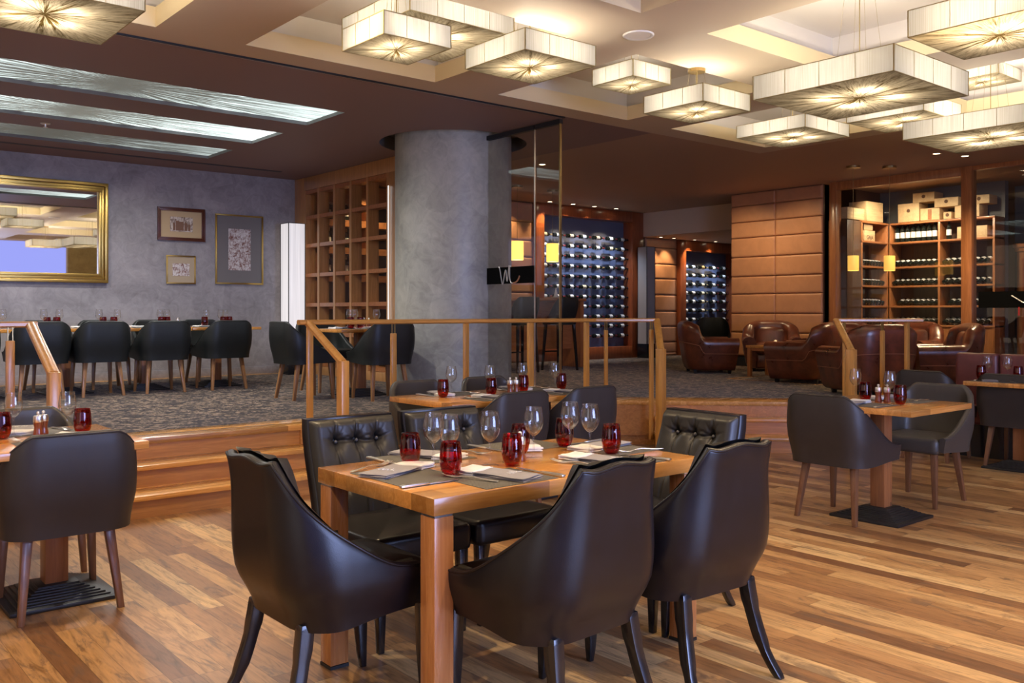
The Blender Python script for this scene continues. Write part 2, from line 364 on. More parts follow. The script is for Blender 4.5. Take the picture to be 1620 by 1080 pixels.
M = dict(
    floor=floor_mat(), carpet=carpet_mat(),
    step=wood('step_wood', (.78, .43, .13), (.50, .23, .055), 0, .26, stave=.115, coat=.4),
    stepd=wood('step_wood_diagonal', (.78, .43, .13), (.50, .23, .055), 0, .26, stave=None, coat=.4),
    riser=wood('riser_wood', (.60, .29, .08), (.38, .16, .04), 0, .35, stave=.4, coat=.2),
    table=wood('table_wood', (.64, .315, .085), (.40, .165, .036), 0, .22, stave=.085, coat=.5),
    rail=wood('rail_wood', (.66, .33, .075), (.46, .20, .038), 2, .3, coat=.4),
    railx=wood('rail_wood_long', (.66, .33, .075), (.46, .20, .038), 0, .3, coat=.4),
    walnut=wood('walnut_legs', (.22, .10, .045), (.12, .05, .022), 2, .35),
    ped=wood('pedestal_wood', (.40, .16, .055), (.22, .08, .03), 2, .35),
    cherry=wood('cherry_frame', (.48, .19, .065), (.28, .095, .03), 2, .33),
    cherryx=wood('cherry_shelf', (.48, .19, .065), (.28, .095, .03), 0, .33),
    redwood=wood('redwood_surround', (.42, .11, .035), (.20, .045, .014), 2, .3, coat=.4),
    darkwood=wood('dark_panel_wood', (.13, .07, .04), (.07, .035, .02), 2, .4),
    lattice=wood('lattice_wood', (.58, .30, .12), (.36, .17, .06), 2, .35),
    ceil=plain('cream_ceiling_paint', (.56, .47, .36), .75, spec=.2), ceilw=plain('white_recess_paint', (.70, .66, .62), .8, spec=.2),
    ceilcream=plain('cream_recess_edge', (.74, .62, .40), .75, spec=.2),
    ceild=plain('aubergine_ceiling', (.25, .165, .155), .6, spec=.3), ceilb=plain('brown_ceiling_paint', (.42, .285, .205), .7, spec=.2),  # aubergine tone is darker than the cream ceiling
    plaster=plaster('grey_polished_plaster', (.36, .335, .345), (.205, .19, .195), 1.6), colp=plaster('column_plaster', (.44, .445, .405), (.24, .245, .225), 1.4, .38),
    ochre=plaster('ochre_plaster', (.52, .42, .18), (.36, .28, .11), 2.0, .6), beige=plain('beige_paint', (.60, .46, .34), .8), greyp=plain('grey_paint', (.16, .155, .15), .7),
    black=leather('black_leather', (.010, .008, .010), .31, .3, .40), blacktuft=leather('black_tufted_leather', (.024, .022, .020), .40, .3, .5),
    grey=leather('charcoal_leather', (.040, .034, .031), .44, .15, .35), greyL=leather('grey_leather', (.066, .058, .048), .40, .15, .45), dkblue=leather('dark_slate_leather', (.017, .020, .020), .44, .2, .35),
    blackwood=plain('black_lacquered_wood', (.010, .010, .012), .22, coat=.3), iron=plain('black_cast_iron', (.012, .012, .013), .42),
    brown=leather('brown_club_leather', (.17, .045, .020), .30, .5, .55, 120, .3, (.075, .020, .010)), tan=leather('tan_wall_leather', (.52, .245, .12), .42, .12, .5, 200),
    burg=leather('burgundy_bench_leather', (.17, .050, .050), .38, .2),
    gold=plain('gilded_frame', (.62, .42, .12), .32, 1), silver=plain('steel_cutlery', (.86, .85, .83), .30, 1), brass=plain('bronze_metal', (.42, .30, .14), .35, 1), dgold=plain('dull_gold_wire', (.35, .27, .12), .5, .6),
    glass=thin_glass('drinking_glass', (.985, .985, .98), 1.62, 1.0, expo=3.2), pane=thin_glass('window_pane', (.93, .94, .93), 1.62, 1.0),
    red=thin_glass('red_tumbler_glass', (.72, .03, .065), 1.6, 1.1, expo=3.5), mirror=plain('mirror_silver', (.86, .87, .86), .015, 1),
    linen=plain('white_linen', (.78, .77, .76), .85), linen_g=plain('grey_linen', (.30, .285, .31), .85), mat_=weave('woven_placemat', (.16, .145, .12), (.05, .045, .04)),
    mill=plain('stained_mill_wood', (.22, .055, .018), .28, coat=.4), label=plain('paper_label', (.60, .57, .51), .6), bottle=plain('dark_bottle_glass', (.010, .013, .010), .10), capsule=plain('red_capsule', (.16, .02, .02), .4), capg=plain('gold_capsule', (.55, .40, .16), .35, .6),
    rack=plain('blue_grey_rack_board', (.13, .15, .23), .55), pine=wood('pine_crate', (.72, .52, .28), (.52, .34, .16), 0, .6, coat=0), ink=plain('branding_ink', (.12, .06, .03), .8), navy=plain('navy_black_board', (.008, .009, .014), .5),
    yshade=None, blackm=plain('black_vinyl_band', (.004, .004, .004), .9, spec=.05), silverink=plain('silver_lettering', (.55, .55, .55), .35, .6), redink=plain('copper_lettering', (.45, .20, .10), .4),
    paper=plain('cream_mount', (.50, .36, .20), .7), gmount=plain('grey_mount', (.17, .155, .15), .6), cmount=plain('beige_mount', (.42, .33, .22), .7), white=plain('white_plastic', (.75, .73, .70), .5),
    side=shade_mat('string_shade_side'), star=shade_mat('string_shade_star', True), spotg=emit('halogen_glow', (1, .82, .55), 6), bulb=emit('bulb_glow', (1, .85, .6), 8),
)
m, nt, p, o = newmat('yellow_pendant_glass'); p.inputs['Base Color'].default_value = (.9, .62, .14, 1); p.inputs['Emission Color'].default_value = (1, .58, .10, 1); p.inputs['Emission Strength'].default_value = 1.15; M['yshade'] = m
m, nt, p, o = newmat('yellow_reflection_glass'); p.inputs['Base Color'].default_value = (.8, .5, .12, 1); p.inputs['Emission Color'].default_value = (1, .55, .10, 1); p.inputs['Emission Strength'].default_value = .42; M['yrefl'] = m  # dimmer glow for the pendants that stand in for reflections
def lampstrip(name, s, col):
    m, nt, p, o = newmat(name); co = coords(nt)
    th = noise(nt, mapping(nt, co, (70, 70, .5)), 1, 3, .7)
    nt.links.new(mixc(nt, ramp_v(nt, th, .35, .7), col, tuple(x*.55 for x in col)), p.inputs['Emission Color']); p.inputs['Emission Strength'].default_value = s
    p.inputs['Base Color'].default_value = (.5, .5, .5, 1); return m
M['tall'] = lampstrip('lit_string_column', .42, (1, .95, .97)); M['talloff'] = plain('unlit_string_column', (.42, .37, .33), .7)
# ================================================================== SETTING
CH = 3.31; PZ = .45
# lower plank floor
struct(MB().box(-3, 12, -3.5, 8.2, -.06, 0).build('floor', M['floor']), 'plank floor of mixed light and dark boards')
# raised platform: carpet field with a wooden border, diagonal step side
def off(d): return 13.12-d      # x+y of the diagonal edge, moved inwards by d
b_ = .36
plat = [(-3, 6.62), (6.50, 6.62), (8.85, 4.27), (9.12, 4.0), (9.12, -3.0), (17, -3.0), (17, 12.6), (-3, 12.6)]
struct(MB().prism([(x, y) for x, y in plat], .10, .41).build('platform_floor', M['riser']), 'raised platform carcass')
# carpet
cp = [(-3, 6.98), (6.66, 6.98), (9.38, 4.26), (9.38, -3), (16.9, -3), (16.9, 12.5), (-3, 12.5)]
struct(MB().prism(cp, .40, .452).build('carpet_floor', M['carpet']), 'dark speckled carpet on the raised platform')
mb = MB(); mb.prism([(-3, 6.60), (6.50, 6.60), (6.66, 6.985), (-3, 6.985)], .408, .4515)
struct(mb.build('trim_1', M['step'], bevel=.006), 'polished wooden nosing along the platform edge')
def diag(mb, s0, s1, z0, z1, a0, a1):
    # slab between x+y=s0..s1 and x-y=a0..a1
    P = lambda s, a: ((s+a)/2, (s-a)/2)
    return mb.prism([P(s0, a0), P(s0, a1), P(s1, a1), P(s1, a0)], z0, z1)
mb = MB()
mb.prism([(6.50, 6.60), (8.86, 4.24), (9.10, 4.0), (9.40, 4.0), (9.40, 4.25), (6.66, 6.985)], .408, .4515)
struct(mb.build('trim_2', M['stepd'], bevel=.006), 'polished wooden nosing along the diagonal platform edge')
mb = MB(); mb.box(-3, 16.9, 12.30, 12.5, .45, .4535)
struct(mb.build('trim_3', M['step']), 'wooden strip between carpet and grey wall')
mb = MB(); mb.box(10.05, 12.4, 7.50, 7.55, .45, .4535); mb.box(10.05, 10.10, 2, 7.52, .45, .4535)
struct(mb.build('trim_4', M['step']), 'thin wooden inlay strips in the lounge carpet')
# fascia of the platform (planks) between the flights
mb = MB(); mb.box(3.5, 6.5, 6.68, 6.75, 0, .41); struct(mb.build('trim_5', M['riser']), 'plank fascia under the platform edge')
# flights of steps
mb = MB()
for k, (y0, z) in enumerate(((6.06, .15), (6.34, .30))):
    mb.cur = 0; mb.box(-3, 3.50, y0, 6.70, z-.034, z)
mb2 = MB(); mb2.box(-3, 3.48, 6.09, 6.12, 0, .117); mb2.box(-3, 3.48, 6.37, 6.40, .15, .267); mb2.box(-3, 3.48, 6.64, 6.67, .30, .41); mb2.box(3.34, 3.40, 6.60, 6.64, .30, .41)
st = thing('steps', 'broad flight of polished wooden steps beneath the grey-walled dining area', 'steps', (0, 0, 0))
mb.build('tread', M['step'], st, bevel=.006); mb2.build('riser', M['riser'], st)
st2 = thing('steps', 'wooden flight of steps leading up to the leather armchair lounge', 'steps', (7.7, 5.4, 0), -45)
# local frame: x along the edge, y up the flight
L_ = MB(); S_ = MB()
W2 = 1.02; yo = (13.12/math.sqrt(2)-(7.7+5.4)/math.sqrt(2))
x0, x1 = -1.02, 1.2
for (dy, z) in ((-.44, .15), (-.20, .30)): L_.box(x0, x1, yo+dy, yo+.06, z-.034, z)
S_.box(x0, x1, yo-.41, yo-.38, 0, .117); S_.box(x0, x1, yo-.17, yo-.14, .15, .267); S_.box(x0, x1, yo+.05, yo+.08, .30, .41)
L_.build('tread', M['step'], st2, bevel=.006); S_.build('riser', M['riser'], st2)
mb = MB(); diag(mb, 13.12+.07, 13.12+.12, 0, .41, -.1, 1.0); struct(mb.build('trim_6', M['stepd']), 'plank fascia beside the diagonal steps')
mb = MB(); diag(mb, 13.12+.07, 13.12+.12, 0, .41, 4.0, 5.1); struct(mb.build('trim_9', M['riser']))

# ---- ceiling : slab with rectangular recesses
cx_ = [(-1.98, -.24), (.41, 2.15), (2.80, 4.50), (5.19, 6.90), (7.58, 9.30)]
cy_ = [(-2.35, -.66), (.02, 1.71), (2.37, 4.06), (4.73, 6.41)]
def holed(x0, x1, y0, y1, holes):
    xs = sorted({x0, x1, *[h[0] for h in holes], *[h[1] for h in holes]}); ys = sorted({y0, y1, *[h[2] for h in holes], *[h[3] for h in holes]})
    mb = MB()
    for i in range(len(xs)-1):
        for j in range(len(ys)-1):
            cx, cy = (xs[i]+xs[i+1])/2, (ys[j]+ys[j+1])/2
            if cx < x0 or cx > x1 or cy < y0 or cy > y1 or any(h[0] < cx < h[1] and h[2] < cy < h[3] for h in holes): continue
            mb.add([(xs[i], ys[j], CH), (xs[i+1], ys[j], CH), (xs[i+1], ys[j+1], CH), (xs[i], ys[j+1], CH)], [(0, 3, 2, 1)])
    return mb
coff = [(a, b, c, d) for a, b in cx_ for c, d in cy_]
struct(holed(9.6, 17, -3, 6.70, []).build('ceiling', M['ceilb'], fix=False), 'brown ceiling in front of the cellar')
struct(holed(-3, 9.6, -3, 6.70, coff).build('ceiling', M['ceil'], fix=False), 'cream ceiling of deep square coffers')
inner = MB(); upper = MB()
for (a, b, c, d) in coff:
    z1 = CH+.14; z2 = CH+.34; s = .10
    for (p, q) in (((a, c), (b, c)), ((b, c), (b, d)), ((b, d), (a, d)), ((a, d), (a, c))):
        inner.add([(*p, CH), (*q, CH), (*q, z1), (*p, z1)], [(0, 1, 2, 3)])
    upper.add([(a, c, z1), (b, c, z1), (b, d, z1), (a, d, z1), (a-s, c-s, z1), (b+s, c-s, z1), (b+s, d+s, z1), (a-s, d+s, z1)], [(0, 1, 5, 4), (1, 2, 6, 5), (2, 3, 7, 6), (3, 0, 4, 7)])
    upper.add([(a-s, c-s, z1), (b+s, c-s, z1), (b+s, d+s, z1), (a-s, d+s, z1), (a-s, c-s, z2), (b+s, c-s, z2), (b+s, d+s, z2), (a-s, d+s, z2)], [(0, 1, 5, 4), (1, 2, 6, 5), (2, 3, 7, 6), (3, 0, 4, 7), (4, 5, 6, 7)])
struct(inner.build('ceiling_coffer_edges', M['ceilcream'], fix=False)); struct(upper.build('ceiling_coffer_recess', M['ceilw'], fix=False))
# aubergine ceiling over the platform, with three luminous strips and a ring around the column
STR = [(7.95, 8.75), (9.30, 10.12), (10.66, 11.45)]; CX, CY = 6.32, 8.63
ringh = (CX-.95, CX+.95, CY-.95, CY+.95)
struct(holed(-3, 7.6, 6.70, 12.6, [(.5, 4.50, a, b) for a, b in STR]+[ringh]).build('ceiling', M['ceild'], fix=False), 'dark aubergine ceiling with recessed light strips')
struct(holed(7.6, 17, 6.70, 12.6, []).build('ceiling', M['ceilb'], fix=False), 'brown ceiling over the wine lounge')
N = 48; ring = MB(); v = []; f = []
for i in range(N):
    a = 2*math.pi*i/N; c, s = math.cos(a), math.sin(a); k = .95/max(abs(c), abs(s))
    v += [(CX+.86*c, CY+.86*s, CH), (CX+k*c, CY+k*s, CH)]
ring.add(v, [(2*i, 2*i+1, (2*i+3) % (2*N), (2*i+2) % (2*N)) for i in range(N)])
struct(ring.build('ceiling_ring', M['ceild'], fix=False))
struct(MB().lathe([(.86, 0), (.86, .16), (.6, .16)], 48, (CX, CY, CH), caps=False).build('ceiling_ring_recess', M['greyp'], fix=False))
struct(MB().box(.5, 5.71, 11.84, 11.92, CH-.003, CH+.01).build('ceiling_vent_slot', M['navy']), 'long dark air slot in the ceiling')
cut = MB()
for (a, b) in STR:
    for (p, q) in (((.5, a), (4.5, a)), ((4.5, a), (4.5, b)), ((4.5, b), (.5, b)), ((.5, b), (.5, a))):
        cut.add([(*p, CH), (*q, CH), (*q, CH+.06), (*p, CH+.06)], [(0, 1, 2, 3)])
struct(cut.build('trim_10', M['greyp'], fix=False))
for k, (a, b) in enumerate(STR):
    m_ = panel_mat('thread_light_panel', (1.25, 1.7, .85)[k], (.80, .95, .93), (.05, 0, .25)[k])
    o = MB().box(-2.0, 2.0, a-(a+b)/2, b-(a+b)/2, 0, .01).build('light_panel', m_, loc=(2.5, (a+b)/2, CH+.035))
    tag(o, ('luminous ceiling strip of gathered threads closest to the square lamps', 'brightest middle luminous ceiling strip of gathered threads', 'dimmest luminous ceiling strip, next to the grey wall')[k], 'ceiling light', 'thread light strips in the aubergine ceiling')
struct(MB().box(-3, 6.3, 6.70, 6.725, CH-.012, CH+.002).build('trim_7', M['navy']), 'black sliding track in the ceiling')
struct(MB().box(-3, 6.3, 6.745, 6.75, CH-.006, CH+.002).build('trim_8', M['silver']), 'thin steel edge beside the ceiling track')
for (a, b) in STR:
    for x in (1.1, 2.5, 3.9): light('strip_tube', 'SPOT', (x, (a+b)/2, CH+.02), STRIPW, (1, .95, .90), 0, spot=165, blend=1)
struct(MB().box(-3.2, 17.2, -3.2, 12.8, 3.72, 3.8).build('ceiling_light_block', M['greyp']))  # unseen slab added to keep world light out above the ceiling
# ---- walls
struct(MB().box(-3, 6.25, 12.5, 12.7, 0, CH).build('wall_back', M['plaster']), 'grey mottled polished plaster wall')
struct(MB().box(-3, 6.25, 12.485, 12.5, PZ, PZ+.11).build('baseboard_back', M['plaster'], bevel=.004))
struct(MB().box(6.25, 17, 12.62, 12.75, 0, CH).build('wall_back', M['beige']), 'back wall of the wine lounge')
# column
co_ = MB().lathe([(.68, 0), (.68, CH+.16)], 64, (0, 0, 0), caps=False).build('column_round', M['colp'], smooth=True, loc=(CX, CY, 0)); struct(co_, 'round column in mottled grey plaster')
# platform continues under everything; bulkhead + lower ceiling beyond
struct(MB().box(13.62, 13.75, 9.38, 12.62, 2.86, CH).build('wall_bulkhead', M['beige']), 'beige bulkhead above the second wine wall')
struct(MB().box(13.62, 17, 9.38, 12.62, 2.84, 2.86).build('ceiling_low', M['beige']))
struct(MB().box(7.3, 13, -4.7, -4.5, 0, CH).build('wall_front', M['ochre']), 'ochre wall behind the viewer, seen in the mirror')
struct(MB().box(16.95, 17.1, 4, 12.7, 0, CH).build('wall_far_right', M['beige']))
# padded leather wall: tiles
def padded(name, mat, axis, plane, spans, zs, label, depth=.035, gap=.004):
    mb = MB()
    for (a, b) in spans:
        for i in range(len(zs)-1):
            z0, z1 = zs[i]+gap/2, zs[i+1]-gap/2; A, B = a+gap/2, b-gap/2
            def fn(u, v, A=A, B=B, z0=z0, z1=z1):
                e = min(1, min(u, 1-u)*(B-A)/.035); g = min(1, min(v, 1-v)*(z1-z0)/.035)
                h = depth*(.35+.65*math.sqrt(max(0, 1-(1-e)**2))*math.sqrt(max(0, 1-(1-g)**2)))
                if e == 0 or g == 0: h = 0
                x = A+(B-A)*u; z = z0+(z1-z0)*v
                return (plane-h, x, z) if axis == 'x' else (x, plane-h, z)
            us = [0, .008, .02, .04, .06, .5, .94, .96, .98, .992, 1]; vs = [0, .02, .05, .1, .15, .5, .85, .9, .95, .98, 1]
            pts = [fn(u, v) for u in us for v in vs]; m_ = len(vs)
            mb.add(pts, [(i_*m_+j, (i_+1)*m_+j, (i_+1)*m_+j+1, i_*m_+j+1) for i_ in range(len(us)-1) for j in range(m_-1)])
    return struct(mb.build(name, mat, smooth=True), label)
zs = [.50, .66, 1.0, 1.32, 1.64, 1.93, 2.25, 2.58, 2.87, 3.10, CH]
struct(MB().box(12.66, 13.62, 7.68, 9.38, 0, CH).build('wall_leather_core', M['darkwood']))
padded('wall_leather', M['tan'], 'x', 12.66, [(7.68, 8.52), (8.52, 9.38)], [.62, 1.01, 1.32, 1.64, 1.93, 2.25, 2.57, 2.83, 3.10, CH-.002], 'wall of large tan leather padded panels')
struct(MB().box(12.62, 12.70, 7.68, 9.38, PZ, .60).build('baseboard_leather', M['navy']))
padded('wall_leather_back', M['tan'], 'y', 12.33, [(13.78, 14.74)], [.46, .52, .73, 1.05, 1.36, 1.69, 2.02, 2.32, 2.65, 2.84], 'narrow stack of tan leather panels between the wine walls')
struct(MB().box(13.7, 14.76, 12.33, 12.62, 0, 2.84).build('wall_leather_back_core', M['darkwood']))
padded('wall_leather_bar', M['tan'], 'y', 12.33, [(8.3, 9.6), (9.6, 10.78)], [.46, .73, 1.05, 1.36, 1.69, 2.02, 2.32, 2.62, 2.95, CH-.01], 'tan leather panels behind the bar table')
struct(MB().box(8.3, 10.74, 12.33, 12.62, 0, CH).build('wall_leather_bar_core', M['darkwood']))

# ---- right-hand glass front of the cellar, u = 12.65
fr = thing('wall_glass_front', 'timber framed glass front of the wine cellar', 'glass wall', (12.65, 5.5, PZ)); struct(fr)
mb = MB(); mb.box(-.06, .10, 1.93, 2.04, 0, CH-PZ); mb.box(-.05, .08, 0, 1.93, 2.74, CH-PZ); mb.box(-.05, .08, -3, 0, 2.80, CH-PZ)
mb.build('frame', M['cherry'], fr, bevel=.005); MB().box(-.07, .09, -.07, .07, 0, CH-PZ).build('post', M['cherry'], fr, bevel=.006)
MB().box(0, .008, .07, 1.93, .0, 2.74).build('pane', M['pane'], fr); MB().box(0, .008, -3, -.07, .0, 2.80).build('pane', M['pane'], fr)
bd = MB().box(12.628, 12.632, 4.0, 5.36, 1.40, 1.615).build('logo_band', M['blackm'])
tag(bd, 'black band with a piece of script lettering on the cellar glass', 'sign')
# cellar room
struct(MB().box(12.7, 15.2, 7.68, 7.80, 0, CH).build('wall_cellar_side', M['darkwood'])); struct(MB().box(14.38, 14.5, 5.72, 7.8, 0, CH).build('wall_cellar_back', M['greyp']))
struct(MB().box(15.2, 15.3, -3, 5.9, 0, CH).build('wall_cellar_far', M['greyp']), 'plain grey wall seen through the far glass')
# ================================================================== FURNITURE BUILDERS
def smooth01(t): t = max(0, min(1, t)); return t*t*(3-2*t)
def u_path(w, yf, yb, r, n=44):
    """plan of a tub: front-left -> back -> front-right, list of (x,y,nx,ny,t)  (outer normal)"""
    hw = w/2; pts = []
    segs = []
    L1 = (yf-yb-r); La = math.pi/2*r; L2 = w-2*r; T = 2*L1+2*La+L2
    for i in range(n+1):
        t = i/n; d = t*T
        if d < L1: p = (-hw, yf-d, -1, 0)
        elif d < L1+La:
            a = (d-L1)/r; p = (-hw+r-r*math.cos(a), yb+r-r*math.sin(a), -math.cos(a), -math.sin(a))
        elif d < L1+La+L2: p = (-hw+r+(d-L1-La), yb, 0, -1)
        elif d < L1+2*La+L2:
            a = (d-L1-La-L2)/r; p = (hw-r+r*math.sin(a), yb+r-r*math.cos(a), math.sin(a), -math.cos(a))
        else: p = (hw, yb+r+(d-L1-2*La-L2), 1, 0)
        pts.append((*p, t))
    return pts
def shell(mb, path, top, bot, th, flare, lean, nz=10, inner_bot=None, pillow=None):
    rings = []
    for (x, y, nx, ny, t) in path:
        zt, zb = top(t, y), bot(t, y); ib = inner_bot if inner_bot is not None else zb; T = th(t) if callable(th) else th
        def at(z, o):
            fl = flare(z); return (x*fl-nx*o*1.0, y*(fl if y < 0 else 1)-ny*o+lean(z, t), z)
        ring = []
        for k in range(nz+1): ring.append(at(zb+(zt-zb-T*.45)*k/nz, 0))
        for k in range(1, 6):
            a = math.pi*k/6; ring.append(at(zt-T*.45+T*.45*math.sin(a), T/2-T/2*math.cos(a)))
        for k in range(nz+1):
            z = (zt-T*.45)+(ib-(zt-T*.45))*k/nz; o = T
            if pillow: o = T+pillow(t, z)
            ring.append(at(z, o))
        rings.append(ring)
    mb.rings(rings); return [r[nz+1] for r in rings], [r[nz+3] for r in rings]
def rbox(mb, x0, x1, y0, y1, z0, z1, r=.03, dome=.0, n=10):
    """cushion: rounded block with a domed top"""
    def prof(u, v):
        x = x0+(x1-x0)*u; y = y0+(y1-y0)*v; return x, y
    rings = []
    cx, cy, hx, hy = (x0+x1)/2, (y0+y1)/2, (x1-x0)/2, (y1-y0)/2
    def outline(inset, z, m=10):
        pts = []; rr = max(r-inset, .004)*1.5
        ax, ay = hx-inset, hy-inset
        for (sx, sy, a0) in ((1, 1, 0), (-1, 1, 90), (-1, -1, 180), (1, -1, 270)):
            for k in range(5):
                a = R(a0+k*22.5); pts.append((cx+sx*(ax-rr)+rr*math.cos(a), cy+sy*(ay-rr)+rr*math.sin(a), z))
        return pts
    rings.append(outline(r*.8, z0)); rings.append(outline(r*.2, z0+r*.25)); rings.append(outline(0, z0+r*.8)); rings.append(outline(0, z1-r))
    for k in range(1, 5):
        a = R(90*k/4); rings.append(outline(r-r*math.cos(a), z1-r+r*math.sin(a)))
    for k in (1, 2, 3, 4, 5):
        q = k/5; ins = r+(min(hx, hy)-r-.01)*q; rings.append(outline(ins, z1+dome*(1-(1-q)**2)))
    mb.rings(rings)
def curve_pts(pts, n=4):
    out = []; P = [pts[0]]+list(pts)+[pts[-1]]
    for i in range(1, len(P)-2):
        for k in range(n):
            t = k/n; out.append(tuple(.5*((2*P[i][j])+(-P[i-1][j]+P[i+1][j])*t+(2*P[i-1][j]-5*P[i][j]+4*P[i+1][j]-P[i+2][j])*t*t+(-P[i-1][j]+3*P[i][j]-3*P[i+1][j]+P[i+2][j])*t**3) for j in range(len(pts[0]))))
    out.append(tuple(pts[-1])); return out

def tub_chair(skin, legm, h=.82):
    t = thing('tub_chair', '', 'chair')
    path = u_path(.575, .21, -.30, .13, 48)
    flat = .25
    def top(tt, y):
        d = abs(tt-.5)*2               # 0 centre of back .. 1 front
        q = max(0, (d-flat)/(1-flat)); return h if d < flat else h-(h-.49)*smooth01(min(1, q**.80*1.02))**.9
    bot = lambda tt, y: .365+.02*smooth01((abs(tt-.5)*2-.5)*2)
    flare = lambda z: .92+.08*smooth01((z-.36)/.20)-.05*smooth01((z-.6)/.22)
    lean = lambda z, tt: -.035*smooth01((z-.4)/.4)*(1-smooth01((abs(tt-.5)*2-.3)/.5))
    mb = MB(); rim, _ = shell(mb, path, top, bot, .042, flare, lean, 9, inner_bot=.40)
    br = mb.build('backrest', skin, t, smooth='auto')
    MB().tube(rim, .0045, 6).build('piping', skin, br, smooth=True)
    mb = MB(); rbox(mb, -.235, .235, -.215, .235, .37, .475, .03, .018); mb.build('seat', skin, t, smooth='auto')
    for sx in (-1, 1):
        MB().sweep([(sx*.185, .18, .40), (sx*.205, .205, 0)], [(.042, .042), (.026, .026)]).build('leg', legm, t, bevel=.003)
        MB().sweep([(sx*.165, -.17, .40), (sx*.205, -.235, 0)], [(.044, .044), (.027, .03)]).build('leg', legm, t, bevel=.003)
    return t

def tuft_disp(x, z, cols, rows, zt, zb):
    d = 0
    for cx in cols:
        for rz in rows:
            r2 = ((x-cx)/.030)**2+((z-rz)/.030)**2; d -= .024*math.exp(-r2)
            r2 = ((x-cx)/.008)**2+((z-rz)/.008)**2; d -= .006*math.exp(-r2)
        d -= .010*math.exp(-((x-cx+.004*math.sin(z*23))/.007)**2)
    for rz in rows: d -= .013*math.exp(-((z-rz-.004*math.sin(x*31))/.007)**2)*(1 if min(cols)-.02 < x < max(cols)+.02 else .0)
    for cx in cols:
        for k, rz in enumerate(rows):
            for ang in (60, 75, 105, 120, -70, -110, 20, 160):
                dx, dz = math.cos(R(ang)), math.sin(R(ang)); u = (x-cx)*dx+(z-rz)*dz; v = -(x-cx)*dz+(z-rz)*dx
                if 0 < u < .085: d -= .0075*math.exp(-(v/.0055)**2)*(1-u/.085)
    return d

stud = plain('leather_button', (.10, .10, .105), .35)
def side_chair():
    """straight backed tufted dining chair with black legs"""
    t = thing('tufted_chair', '', 'chair'); W = .46
    def cy(z): return -.215-.13*smooth01((z-.40)/.5)-.015*(z-.4)
    mb = MB()
    rings = []
    N = 14
    for k in range(N+1):                                      # outer back slab from seat to top
        z = .36+(.868-.36)*k/N; hw = (W/2+.006)*(1-.07*(k/N)) if z > .45 else W/2+.004
        th = .045+.012*math.sin(math.pi*k/N); y = cy(z)
        rings.append([(-hw, y-th, z), (-hw+.012, y-th-.008, z), (hw-.012, y-th-.008, z), (hw, y-th, z), (hw+.004, y-.004, z), (hw-.006, y+.008, z), (-hw+.006, y+.008, z), (-hw-.004, y-.004, z)])
    mb.rings(rings); mb.build('back_frame', M['black'], t, smooth='auto')
    cols = (-.105, 0, .105); rows = (.765, .60)
    mb = MB()
    def fn(u, v):
        hw = (W/2-.002)*(1-.06*v); x = -hw+2*hw*u; z = .44+(.862-.44)*v
        e = min(1, min(u, 1-u)/.09); g = min(1, (1-v)/.07)
        b = .050*math.sqrt(max(0, 1-(1-e)**2))*math.sqrt(max(0, 1-(1-g)**2))
        b += tuft_disp(x, z, cols, rows, .86, .44)*(1 if g == 1 else g)
        return (x, cy(z)+.006+max(b, 0), z)
    mb.grid(fn, 88, 84); bc = mb.build('back_cushion', M['blacktuft'], t, smooth=True)
    for cx in cols:
        for rz in rows: MB().lathe([(.0001, .006), (.005, .005), (.0085, 0), (.0085, -.004)], 12, (cx, cy(rz)+.030, rz), 'y').build('button', stud, bc, smooth=True)
    mb = MB(); rbox(mb, -W/2-.012, W/2+.012, -.235, .265, .345, .455, .028, .028); mb.build('seat', M['black'], t, smooth='auto')
    for sx in (-1, 1):
        MB().sweep([(sx*.20, .225, .37), (sx*.20, .228, .2), (sx*.20, .23, 0)], [(.044, .044), (.040, .040), (.026, .026)]).build('leg', M['blackwood'], t, bevel=.004)
        MB().sweep(curve_pts([(sx*.19, -.22, .40), (sx*.19, -.225, .25), (sx*.192, -.26, .10), (sx*.195, -.32, 0)]), [(.040, .044)]*4+[(.036, .040)]*4+[(.030, .032)]*4+[(.026, .026)]).build('leg', M['blackwood'], t, bevel=.003)
    return t

